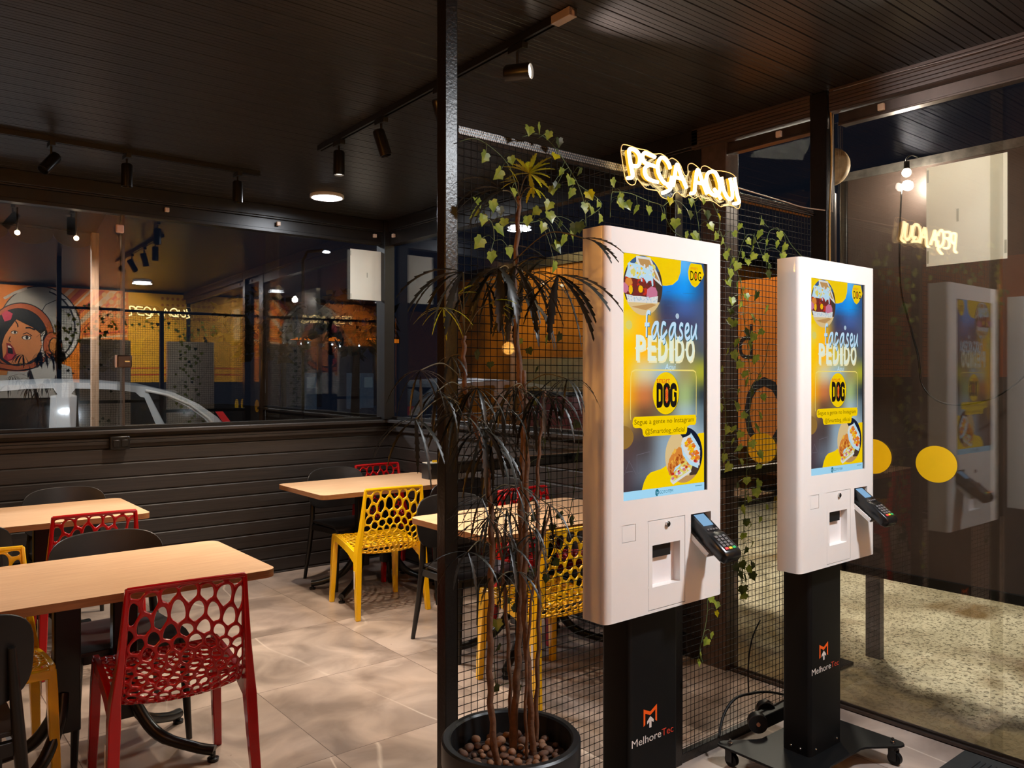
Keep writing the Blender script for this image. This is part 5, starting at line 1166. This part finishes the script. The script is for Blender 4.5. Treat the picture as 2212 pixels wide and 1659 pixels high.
wr = MB().tube(smooth_path([(4.10, 1.925, 2.45), (4.09, 1.93, 2.2), (4.08, 1.92, 1.95), (4.08, 1.88, 1.78), (4.05, 1.82, 1.60), (4.05, 1.80, 1.46), (4.05, 1.72, 1.38), (4.05, 1.60, 1.37), (4.05, 1.45, 1.42), (4.05, 1.30, 1.56), (4.05, 1.22, 1.66), (4.05, 1.0, 1.9)], 5), 0.0045, 6).build('slack_wire', M_frame, smooth=180)
tag(wr, 'black wire hanging in a slack loop outside, before the brown board', 'wire')
# orange advertising board with dark letters, and things further off
ob = thing('orange_board', 'orange lit signboard with dark letters outside, seen between the kiosks', 'signboard', (5.0, 3.42, 0))
MB().box(-0.02, 0.02, -0.55, 0.34, 1.0, 2.2).build('panel', mat('board_orange', (236, 138, 42), 0.5, var=0.12, scale=3), ob)
mb = MB(); OM = face_negX(-0.021, 0, 0)
for txt, x0, x1, z0, z1 in (('p', -0.27, -0.16, 1.70, 1.94), ('d', -0.10, 0.02, 1.75, 2.0), ('I', 0.28, 0.33, 1.70, 1.92), ('I', -0.24, -0.14, 1.28, 1.62), ('O', -0.05, 0.28, 1.10, 1.62)): put_text(mb, txt, x0, x1, z0 - 0.12, z1 - 0.12, 0.001, OM)
mb.build('lettering', mat('letter_dark', (34, 26, 22), 0.5), ob)
for y in (-0.5, 0.3): MB().box(-0.025, 0.025, y - 0.025, y + 0.025, -0.012, 1.0).build('leg', M_frame, ob)
lamp('orange_board_light', 'AREA', (4.55, 3.35, 2.75), 16, (1.0, 0.80, 0.50), (R(0), R(28), 0), size=0.25)
sh = thing('shop_building', 'low building outside with an amber lit front, seen through mesh and dining window', 'building', (7.2, 8.3, 0))
MB().box(0.0, 3.0, -1.9, 2.2, -0.02, 3.0).build('wall', mat('shop_wall', (226, 148, 40), 0.6, var=0.4, scale=1.6, vdark=(120, 84, 34)), sh)
MB().box(-0.05, 3.0, -2.0, 2.3, 2.98, 3.1).build('roof', M_frame, sh); MB().box(-0.02, 0.0, -0.9, 0.4, 0.9, 1.75).build('hatch', mat('shop_hatch', (150, 150, 138), 0.6, var=0.2), sh)
bn = thing('waste_container', 'dark red waste container outside, beside the amber lit building', 'container', (6.6, 6.9, -0.12))
mb = MB(); mb.loft([[Vector((x*k, y*k2, z)) for x, y in ((-0.45,-0.55),(0.45,-0.55),(0.45,0.55),(-0.45,0.55))] for z, k, k2 in ((0.1, 0.86, 0.9), (1.4, 1, 1))]); mb.build('body', mat('container_red', (120, 40, 34), 0.5, var=0.3), bn, bevel=0.02)
MB().box(-0.47, 0.47, -0.57, 0.57, 1.4, 1.46).build('lid', M_frame, bn, bevel=0.01)
# ------------------------------------------------------------------ car behind the window
M_sil = mat('car_silver', (196, 200, 202), 0.28, metal=0.35, var=0.05, scale=2, coat=0.6); M_cgl = mat('car_glass', (10, 12, 13), 0.08, var=0.1, coat=0.2); M_tyre = mat('tyre', (20, 20, 20), 0.8, var=0.2)
car = thing('car', 'silver hatchback car parked outside the back window, facing left', 'car', (0, 7.2, -0.02))
roof = [(-0.55, 1.00), (-0.25, 1.18), (0.10, 1.32), (0.45, 1.405), (0.82, 1.45), (1.29, 1.475), (1.60, 1.465), (1.90, 1.435), (2.12, 1.38), (2.32, 1.28), (2.48, 1.16), (2.60, 1.02)]
mb = MB(); prof = [(-1.35, 0.30), (-1.40, 0.55), (-1.33, 0.78), (-1.1, 0.86), (-0.55, 0.98)]
low = [(-1.35, 0.28), (-1.42, 0.5), (-1.36, 0.75), (-1.15, 0.86), (-0.6, 0.98), (0.2, 1.02), (1.4, 1.03), (2.58, 1.04), (2.66, 0.9), (2.70, 0.6), (2.66, 0.3)]
n = len(low); vs = []
for y, sx in ((0.10, 0.97), (0.0, 1.0), (0.03, 1.0), (1.62, 1.0), (1.65, 1.0), (1.55, 0.97)):
    pass
mb.loft([[Vector((0.64 + (x - 0.64)*s, y, z)) for x, z in low] for y, s in ((0.0, 0.985), (0.04, 1.0), (1.61, 1.0), (1.65, 0.985))]); mb.build('body', M_sil, car, smooth=40, bevel=0.02)
tops = []
for y, k, dz in ((0.09, 0.0, 0), (0.16, 0.02, 0.012), (0.5, 0.03, 0.03), (1.15, 0.03, 0.03), (1.49, 0.02, 0.012), (1.56, 0.0, 0)): tops.append([Vector((x, y, z + dz)) for x, z in roof])
mb = MB(); m = len(roof); vs = [p for l in tops for p in l]; mb.add(vs, [(j*m+i, j*m+i+1, (j+1)*m+i+1, (j+1)*m+i) for j in range(5) for i in range(m-1)]); mb.build('roof', M_sil, car, smooth=60)
for sgn, y0, y1 in ((-1, 0.03, 0.09), (1, 1.62, 1.56)):
    def sidept(x, z): f = (z - 1.02) / 0.45; return Vector((x, y0 + (y1 - y0)*max(0, min(1.1, f)), z))
    mb = MB(); mb.add([sidept(x, z) for x, z in roof] + [sidept(x, 1.0) for x, z in roof], [(i, i+1, m+i+1, m+i) for i in range(m-1)]); mb.build('side_frame', M_sil, car)
    off = Vector((0, 0.006*sgn, 0))
    wins = [[(-0.10, 1.04), (0.30, 1.30), (0.70, 1.395), (1.00, 1.425), (1.19, 1.43), (1.22, 1.38), (1.17, 1.37), (1.15, 1.04)], [(1.34, 1.04), (1.36, 1.37), (1.32, 1.385), (1.35, 1.425), (1.62, 1.415), (1.80, 1.39), (1.84, 1.35), (1.87, 1.345), (1.98, 1.04)], [(1.90, 1.395), (2.06, 1.345), (2.22, 1.26), (2.36, 1.15), (2.44, 1.04), (2.06, 1.04)]]
    for wv in wins: MB().add([sidept(x, z) + off for x, z in wv], [tuple(range(len(wv)))]).build('side_window', M_cgl, car)
    mb = MB(); mb.tube([sidept(x, z) + off*2 for x, z in ((1.88, 1.405), (2.06, 1.362), (2.24, 1.28), (2.39, 1.16), (2.48, 1.04))], 0.012, 6); mb.build('window_trim', mat('white_trim', (224, 220, 212), 0.35), car, smooth=180)
    mb = MB(); mb.loft([[sidept(x, z) + off*k + Vector((0, 0, 0)) for x, z in ((2.46, 1.21), (2.52, 1.21), (2.68, 0.98), (2.62, 0.96))] for k in (0.5, 5)]); mb.build('tail_light', mat('tail_red', (190, 16, 24), 0.2, coat=0.4, emit=(120, 6, 10), estr=0.35), car)
    for x in (-0.75, 1.95):
        w_ = MB().cyl((x, 0.02 if sgn < 0 else 1.63, 0.30), (x, 0.22 if sgn < 0 else 1.43, 0.30), 0.30, n=32).build('wheel', M_tyre, car, smooth=40)
        MB().cyl((x, 0.015 if sgn < 0 else 1.635, 0.30), (x, 0.03 if sgn < 0 else 1.62, 0.30), 0.19, n=24).build('hub_cap', M_sil, w_, smooth=40)
MB().add([(2.13, 0.16, 1.385), (2.13, 1.49, 1.385), (2.52, 1.52, 1.10), (2.52, 0.13, 1.10)], [(0, 1, 2, 3)]).build('rear_window', M_cgl, car, loc=(0.012, 0, 0.02))
MB().add([(0.40, 0.16, 1.405), (0.40, 1.49, 1.405), (-0.48, 1.52, 1.045), (-0.48, 0.13, 1.045)], [(0, 1, 2, 3)]).build('windscreen', M_cgl, car, loc=(-0.012, 0, 0.02))
# awning with a scalloped edge on a timber post
aw = thing('awning', 'dark fabric awning with a scalloped edge outside the back window', 'awning', (0, 6.9, 0))
mb = MB(); mb.add([(-3.0, 0, 2.62), (1.42, 0, 2.62), (1.42, -0.85, 2.86), (-3.0, -0.85, 2.86)], [(0, 1, 2, 3)]); mb.build('canopy', mat('awning_cloth', (26, 23, 25), 0.8, var=0.2), aw, solid=0.004)
mb = MB(); x = 1.42
while x > -3.0: mb.flat([(x - 0.29, 2.60)] + [(x - 0.145 + 0.145*math.cos(R(a)), 2.60 + 0.0*a - 0.09*math.sin(R(a)) - 0.02) for a in range(180, -1, -15)] + [(x, 2.60), (x, 2.625), (x - 0.29, 2.625)], 0.0, face_negY(0, 0, 0)); x -= 0.29
mb.build('valance', mat('awning_edge', (44, 38, 42), 0.8, var=0.2), aw, solid=0.004)
MB().box(-3.0, 1.42, -0.02, 0.02, 2.61, 2.65).build('front_rail', M_frame, aw)
wp = MB().box(-0.026, 0.026, -0.026, 0.026, -0.02, 2.61).build('timber_post', mat('weathered_timber', (196, 158, 124), 0.7, var=0.35, scale=6, stretch=(12, 12, 1), bump=0.3), bevel=0.004); wp.location = (1.405, 6.86, 0)
tag(wp, 'square weathered timber post outside the back window, under the awning edge', 'post')
for k, (x, y, z) in enumerate(((0.86, 6.62, 2.52), (1.22, 6.55, 2.51))):
    b = thing('awning_bulb', ('left' if k == 0 else 'right') + ' one of two small lit bulbs under the dark awning outside', 'lamp', (x, y, z), group='bulbs under the awning')
    MB().sphere((0, 0, 0), 0.018, 12, 10).build('bulb', emis('awning_bulb_glow', (255, 222, 180), 14), b, smooth=180); MB().cyl((0, 0, 0.016), (0, 0, 0.195), 0.006, n=8).build('cord', M_frame, b, smooth=180)
# far side of the road: filling station with amber fascia and lamps, trees, street light
fs_ = thing('filling_station', 'distant filling station with an amber lit canopy edge, seen through the back window', 'building', (18.4, 36.0, 0))
MB().box(-3.4, 3.2, -0.15, 6, 3.2, 3.55).build('canopy', mat('canopy_dark', (40, 42, 46), 0.6, var=0.2), fs_)
for x0, x1 in ((-2.75, -1.7), (-0.8, 0.35), (0.45, 0.85), (1.05, 1.75), (2.2, 3.1)): MB().box(x0, x1, -0.22, -0.16, 3.24, 3.43).build('fascia_light', emis('amber_fascia', (232, 120, 24), 0.55), fs_)
for x in (-2.2, -0.3, 1.6, 2.9): MB().box(x - 0.1, x + 0.1, 1.8, 2.0, -0.02, 3.2).build('column', mat('station_column', (120, 130, 150), 0.6, var=0.2), fs_)
for x, z in ((-2.55, 3.0), (-1.9, 3.10), (-1.55, 3.12), (-1.56, 2.95), (-0.28, 3.10), (-0.13, 2.97), (0.06, 3.13), (0.14, 3.02), (1.2, 3.08), (1.66, 3.06), (2.1, 3.1), (2.5, 3.05)):
    MB().sphere((x, 0.5, z), 0.045, 10, 8).build('canopy_lamp', emis('station_lamp', (220, 240, 255), 3.5), fs_, smooth=180)
MB().box(-1.05, -0.65, -0.3, -0.2, 3.58, 3.74).build('sign_box', emis('teal_sign', (120, 226, 232), 1.3), fs_)
pm = [(16.2, 35.0), (18.3, 34.6), (19.3, 35.2)]
for k, (x, y) in enumerate(pm):
    q = thing('fuel_pump', ('first', 'second', 'third')[k] + ' pale fuel pump from the left under the distant station canopy', 'fuel pump', (x, y, -0.02), group='fuel pumps')
    MB().box(-0.3, 0.3, -0.2, 0.2, 0, 1.7).build('cabinet', mat('pump_cabinet', (150, 170, 190), 0.5, var=0.2, emit=(120, 150, 180), estr=0.05), q, bevel=0.03); MB().box(-0.22, 0.22, -0.215, -0.2, 1.0, 1.5).build('pump_panel', emis('pump_panel_glow', (190, 220, 240), 0.06), q)
def tree(name, label, loc, h, r, seed):
    t = thing(name, label, 'tree', loc, group='dark trees beyond the car park'); rr = random.Random(seed)
    MB().tube([(0, 0, 0), (0.05, 0, h*0.5), (0.0, 0.1, h*0.75)], [0.14, 0.10, 0.05], 8).build('trunk', M_bark, t, smooth=180)
    mb = MB()
    for _ in range(260):
        v = Vector((rr.gauss(0, 1), rr.gauss(0, 1), rr.gauss(0, 1))).normalized() * r * rr.uniform(0.45, 1.0); c = Vector((v.x, v.y, h*0.72 + v.z*0.75)); s = rr.uniform(0.14, 0.30)
        a = Vector((rr.gauss(0,1), rr.gauss(0,1), rr.gauss(0,1))).normalized(); b = a.orthogonal().normalized()
        mb.add([c + a*s, c + b*s*0.6, c - a*s, c - b*s*0.6], [(0, 1, 2, 3)])
    mb.build('crown', leafmat('tree_leaf', (22, 30, 18), (10, 15, 9), 0.7, trans=0.0) if 'tree_leaf' not in MATS else MATS['tree_leaf'], t)
tree('tree', 'dark tree beyond the car park, in the middle of the back window', (9.2, 23, -0.02), 4.2, 1.5, 1)
tree('tree', 'dark tree beyond the car park, next to the window corner post', (10.6, 20, -0.02), 4.2, 1.3, 2)
tree('tree', 'dark tree beyond the car park, behind the parked car', (5.5, 27, -0.02), 3.6, 1.4, 3)
sl = thing('street_light', 'tall street light beyond the car park with a white lit head', 'street light', (10.9, 24.0, -0.02))
MB().tube([(0, 0, 0), (0, 0, 5.2), (0.15, 0, 5.5), (0.7, 0, 5.6)], 0.05, 8).build('mast', mat('mast_grey', (90, 92, 94), 0.5, var=0.2), sl, smooth=60); MB().sphere((0.8, 0, 5.56), 0.09, 12, 8, (1.6, 1, 0.5)).build('lamp_head', emis('street_lamp', (236, 244, 255), 9), sl, smooth=180)
# ------------------------------------------------------------------ lamps on the ceiling
M_lens = emis('panel_lens', (250, 250, 255), 14.0); M_ring = mat('white_ring', (226, 226, 226), 0.4, var=0.03)
for k, (x, y, lb) in enumerate(((2.59, 5.30, 'round white ceiling light over the far corner table'), (2.55, 0.30, 'round white ceiling light above the kiosks, seen only in the glass'), (0.55, -0.35, 'round white ceiling light near the mural wall'))):
    t = thing('ceiling_light', lb, 'ceiling light', (x, y, ZC), group='round ceiling lights')
    MB().lathe([(0.118, 0.0), (0.120, -0.003), (0.120, -0.020), (0.117, -0.023), (0.108, -0.023), (0.108, -0.018)], 40).build('ring', M_ring, t, smooth=40)
    MB().lathe([(0.108, -0.020), (0.07, -0.028), (0.0, -0.031)], 40).build('diffuser', M_lens, t, smooth=180)
M_trk = mat('track_black', (20, 19, 18), 0.40, var=0.2, scale=20); M_tube = mat('spot_black', (26, 24, 22), 0.32, var=0.15, scale=20)
M_beam = emis('spot_lens', (255, 236, 214), 10.0)
def track(label, p0, p1):
    t = thing('lighting_track', label, 'lighting track', (p0[0], p0[1], ZC)); d = Vector((p1[0]-p0[0], p1[1]-p0[1], 0)); q = Vector((-d.y, d.x, 0)).normalized()*0.017
    mb = MB(); c = [q + Vector((0,0,-0.001)), q + Vector((0,0,-0.03)), q*0.35 + Vector((0,0,-0.03)), q*0.35 + Vector((0,0,-0.012)), -q*0.35 + Vector((0,0,-0.012)), -q*0.35 + Vector((0,0,-0.03)), -q + Vector((0,0,-0.03)), -q + Vector((0,0,-0.001))]
    mb.loft([[v for v in c], [v + d for v in c]]); mb.build('rail', M_trk, t)
    e = d.normalized(); f = MB(); M = Matrix(((e.x, -e.y, 0, 0), (e.y, e.x, 0, 0), (0, 0, 1, 0), (0, 0, 0, 1)))
    f.box(0, 0.10, -0.0185, 0.0185, -0.032, -0.001, M); f.build('end_feed', mat('feed_cap', (170, 150, 136), 0.4, var=0.1), t, bevel=0.002); return t
track('black lighting track running along the back window side of the ceiling', (-0.6, 4.94), (1.96, 4.96))
track('black lighting track running away from the camera above the divider', (1.945, 2.06), (2.01, 4.20))
def spot_lamp(label, x, y, aim, L_=0.13, r=0.030, lit=False, off=Vector((0, 0, 0))):
    t = thing('track_spot', label, 'spotlight', (x, y, ZC - 0.03), group='black track spotlights'); a = Vector(aim).normalized()
    MB().box(-0.014, 0.014, -0.045, 0.045, -0.026, 0.0).build('adapter', M_trk, t, bevel=0.002)
    mb = MB(); mb.tube([(0, 0, -0.026), (0, 0, -0.075)], 0.006, 8); mb.build('arm', M_trk, t, smooth=40)
    c = Vector((0, 0, -0.105)) - a*0.03; b = a.orthogonal().normalized(); g = a.cross(b)
    def rg(u, rad): return [c + a*u + (b*math.cos(2*math.pi*k/24) + g*math.sin(2*math.pi*k/24))*rad for k in range(24)]
    mb = MB(); mb.loft([rg(-0.02, r*0.86), rg(-0.012, r), rg(L_ - 0.02, r), rg(L_ - 0.02, r*0.88), rg(L_ - 0.045, r*0.8)], cap=True); hd = mb.build('head', M_tube, t, smooth=40)
    if lit: mb = MB(); mb.loft([rg(L_ - 0.030, r*0.83), rg(L_ - 0.028, r*0.5)], cap=True); mb.build('lens', M_beam, hd)
    return t
spot_lamp('tilted black spotlight at the left end of the back track', 0.80, 4.945, (-0.55, -0.35, -0.75))
spot_lamp('black spotlight pointing straight down, middle of the back track', 1.18, 4.95, (0, 0, -1))
spot_lamp('black spotlight pointing straight down, right end of the back track', 1.82, 4.957, (0, 0, -1))
spot_lamp('lit black spotlight pointing down, far end of the long track', 2.0, 3.95, (0.0, 0.0, -1), lit=True)
spot_lamp('tilted black spotlight next to the lit one on the long track', 1.99, 3.48, (0.25, -0.15, -0.9))
spot_lamp('black spotlight half hidden behind the divider post', 1.972, 2.93, (0.4, 0.2, -0.8))
spot_lamp('horizontal lit black spotlight at the near end of the long track', 1.955, 2.38, (0.49, -0.87, -0.03), L_=0.105, r=0.033, lit=True)
# ------------------------------------------------------------------ papers, stickers and fittings on the glass
M_paper = leafmat('white_paper', (250, 247, 236), (246, 242, 230), 0.6, scale=5, trans=0.45); M_tape = mat('clear_tape', (170, 166, 150), 0.3, var=0.1)
ps = thing('poster', 'back of a white poster taped to the tall street front glass', 'poster', (XR + 0.0285, 1.38, 2.172))
MB().box(-0.0003, 0.0003, -0.154, 0.154, -0.208, 0.208).build('sheet', M_paper, ps)
for y, z in ((0.148, 0.17), (0.148, -0.17), (-0.148, -0.16), (0.03, -0.01)): MB().box(-0.0012, -0.0004, y - 0.004, y + 0.004, z - 0.026, z + 0.026).build('tape', M_tape, ps)
ps = thing('poster', 'back of a white poster taped to the window in the far corner', 'poster', (3.245, YB - 0.014, 2.338))
MB().box(-0.154, 0.154, -0.0003, 0.0003, -0.205, 0.205).build('sheet', M_paper, ps)
for x, z in ((-0.148, -0.18), (0.148, -0.17), (-0.15, 0.17), (0.0, 0.0)): MB().box(x - 0.003, x + 0.003, -0.0012, -0.0004, z - 0.02, z + 0.02).build('tape', M_tape, ps)
M_dot = mat('yellow_vinyl', (250, 200, 10), 0.45, var=0.04)
dots = ((2.313, 1.148, 'yellow round sticker on the glass seen through ivy, left of the second kiosk'), (2.03, 1.150, 'yellow round sticker on the glass, hidden edge behind the second kiosk'), (1.751, 1.150, 'yellow round sticker half covered by the second kiosk, right of it'), (1.483, 1.138, 'whole yellow round sticker on the glass right of the second kiosk'))
for y, z, lb in (dots[0], dots[2], dots[3]):
    o = MB().prism(ell(0, 0, 0.083, 0.076, 40), 0.0, 0.0005, face_negX(0, 0, 0)).build('round_sticker', M_dot); o.location = (XR + 0.0015, y, z); tag(o, lb, 'sticker', 'yellow stickers on the glass')
M_clip = mat('cream_clip', (226, 200, 178), 0.45, var=0.05)
clips = ((1.66, YB - 0.045, 2.665, 0, 'small cream stop clip on the window head, between the first two panes'), (2.47, YB - 0.045, 2.665, 0, 'small cream stop clip on the window head, above the right pane joint'), (3.30, YB - 0.045, 2.665, 0, 'small cream stop clip on the window head, last before the corner'), (XR - 0.045, 5.77, 2.665, 90, 'small cream stop clip on the side window head, next to the corner'), (XR - 0.022, 1.70, 2.668, 90, 'cream clip on the street front header, right of the end post'), (XR - 0.022, 2.20, 2.668, 90, 'cream clip on the header above the neon sign cable'))
for x, y, z, dg, lb in clips:
    o = MB().box(-0.014, 0.014, -0.012, 0.012, -0.015, 0.015).build('stop_clip', M_clip, bevel=0.003); o.location = (x, y, z); o.rotation_euler = (0, 0, R(dg)); tag(o, lb, 'clip', 'stop clips on the window heads')
o = MB().box(-0.026, 0.026, -0.010, 0.010, -0.028, 0.028).build('pull_knob', mat('pink_white_plastic', (236, 196, 182), 0.4, var=0.04), bevel=0.008); o.location = (1.36, YB - 0.03, 2.50); tag(o, 'square pale pull knob high on the sliding pane edge', 'pull knob')
lk = thing('sliding_lock', 'bronze latch fixed at mid height where two window panes meet', 'lock', (1.385, YB - 0.03, 1.605))
MB().box(-0.045, 0.05, -0.016, 0.016, -0.042, 0.042).build('case', mat('bronze_latch', (86, 66, 54), 0.28, metal=0.7, var=0.2), lk, bevel=0.008); MB().box(0.0, 0.034, -0.022, -0.016, -0.006, 0.006).build('lever', M_chr, lk, bevel=0.002); MB().box(-0.052, -0.045, -0.014, 0.014, -0.042, 0.042).build('edge_strip', mat('latch_edge', (222, 178, 150), 0.35), lk, bevel=0.002)
sk = thing('wall_socket', 'black surface mounted double socket box on the boarded wall below the window', 'socket', (1.352, YB - 0.036, 1.055))
MB().box(-0.062, 0.062, -0.040, 0.002, -0.042, 0.046).build('box', mat('socket_black', (18, 17, 17), 0.3, var=0.1), sk, bevel=0.006)
for x in (-0.025, 0.028): MB().box(x - 0.020, x + 0.020, -0.046, -0.040, -0.024, 0.022).build('outlet', M_blkleg, sk, bevel=0.004)
nh = thing('napkin_holder', 'black napkin holder with yellow cards on the far corner table', 'napkin holder', (3.30, 5.02, 0.745))
MB().box(-0.06, 0.06, -0.05, 0.05, 0.0, 0.115).build('case', M_blkleg, nh, bevel=0.004); MB().box(-0.055, 0.055, -0.045, 0.045, 0.115, 0.120).build('napkins', M_paper, nh); MB().box(-0.01, 0.03, -0.02, -0.017, 0.12, 0.137).build('card', M_dot, nh)
# wires along the end post and fascia
def wire(name, label, pts, r, m): o = MB().tube(smooth_path(pts, 5), r, 6).build(name, m, smooth=180); tag(o, label, 'cable'); return o
wire('post_cable', 'ochre cable running up the black end post beside the glass front', [(3.418, 1.925, 0.9), (3.420, 1.927, 1.6), (3.412, 1.926, 2.2), (3.425, 1.924, 2.5), (3.415, 1.926, 2.78)], 0.0045, mat('ochre_cable', (150, 110, 40), 0.5))
wire('thin_cable', 'thin pale cable running up the right side of the end post', [(3.438, 1.928, 2.25), (3.436, 1.925, 2.5), (3.444, 1.927, 2.79)], 0.003, mat('pale_cable', (150, 140, 128), 0.5))
wire('fascia_cable', 'thin wire drooping along the top of the ribbed fascia', [(3.398, 1.9, 2.786), (3.396, 1.6, 2.782), (3.396, 1.3, 2.772), (3.396, 1.0, 2.779), (3.396, 0.5, 2.785), (3.396, 0.0, 2.776)], 0.0026, mat('grey_wire', (120, 108, 104), 0.4))
wire('power_cable', 'black power cable looping over the wheels behind the second kiosk', [(2.60, 1.93, 0.09), (2.66, 1.95, 0.16), (2.735, 1.95, 0.205), (2.83, 1.94, 0.205), (2.93, 1.93, 0.19), (3.05, 1.92, 0.15)], 0.0055, M_pil)
wire('mains_lead', 'thin black lead hanging from the mesh down to the wheels', [(2.82, 1.945, 0.20), (2.86, 1.975, 0.30), (2.90, 1.985, 0.40), (2.96, 1.985, 0.47)], 0.0035, M_pil)
dl = thing('wheel_dolly', 'low black dolly with two round wheels on the plate behind the second pillar', 'dolly', (2.862, 1.885, 0.083))
MB().box(-0.07, 0.17, -0.015, 0.035, 0.0, 0.055).build('frame', M_pil, dl, bevel=0.004)
for x, y in ((-0.085, -0.01), (0.045, 0.038)):
    w_ = MB().cyl((x - 0.014, y - 0.014, 0.040), (x + 0.014, y + 0.014, 0.040), 0.038, n=28).build('wheel', mat('rubber_black', (22, 22, 22), 0.35), dl, smooth=40, bevel=0.003)
    MB().cyl((x - 0.0165, y - 0.0165, 0.040), (x - 0.0135, y - 0.0135, 0.040), 0.008, n=16).build('hub', mat('hub_bronze', (170, 120, 90), 0.4, metal=0.4), w_, smooth=40)
mt = thing('door_mat', 'dark ribbed entrance mat at the lower right, against the glass front', 'mat', (2.86, 0.75, 0.0))
mb = MB(); mb.box(-0.56, 0.57, -0.61, 0.61, 0.0, 0.008); mb.build('border', mat('mat_border', (40, 42, 42), 0.6, var=0.2, scale=30), mt, bevel=0.002)
mb = MB()
for i in range(56): mb.box(-0.50, 0.51, -0.55 + i*0.0196, -0.55 + i*0.0196 + 0.011, 0.008, 0.013)
mb.build('ribs', mat('mat_ribs', (34, 35, 36), 0.8, var=0.3, scale=80, bump=0.6, bscale=300), mt)
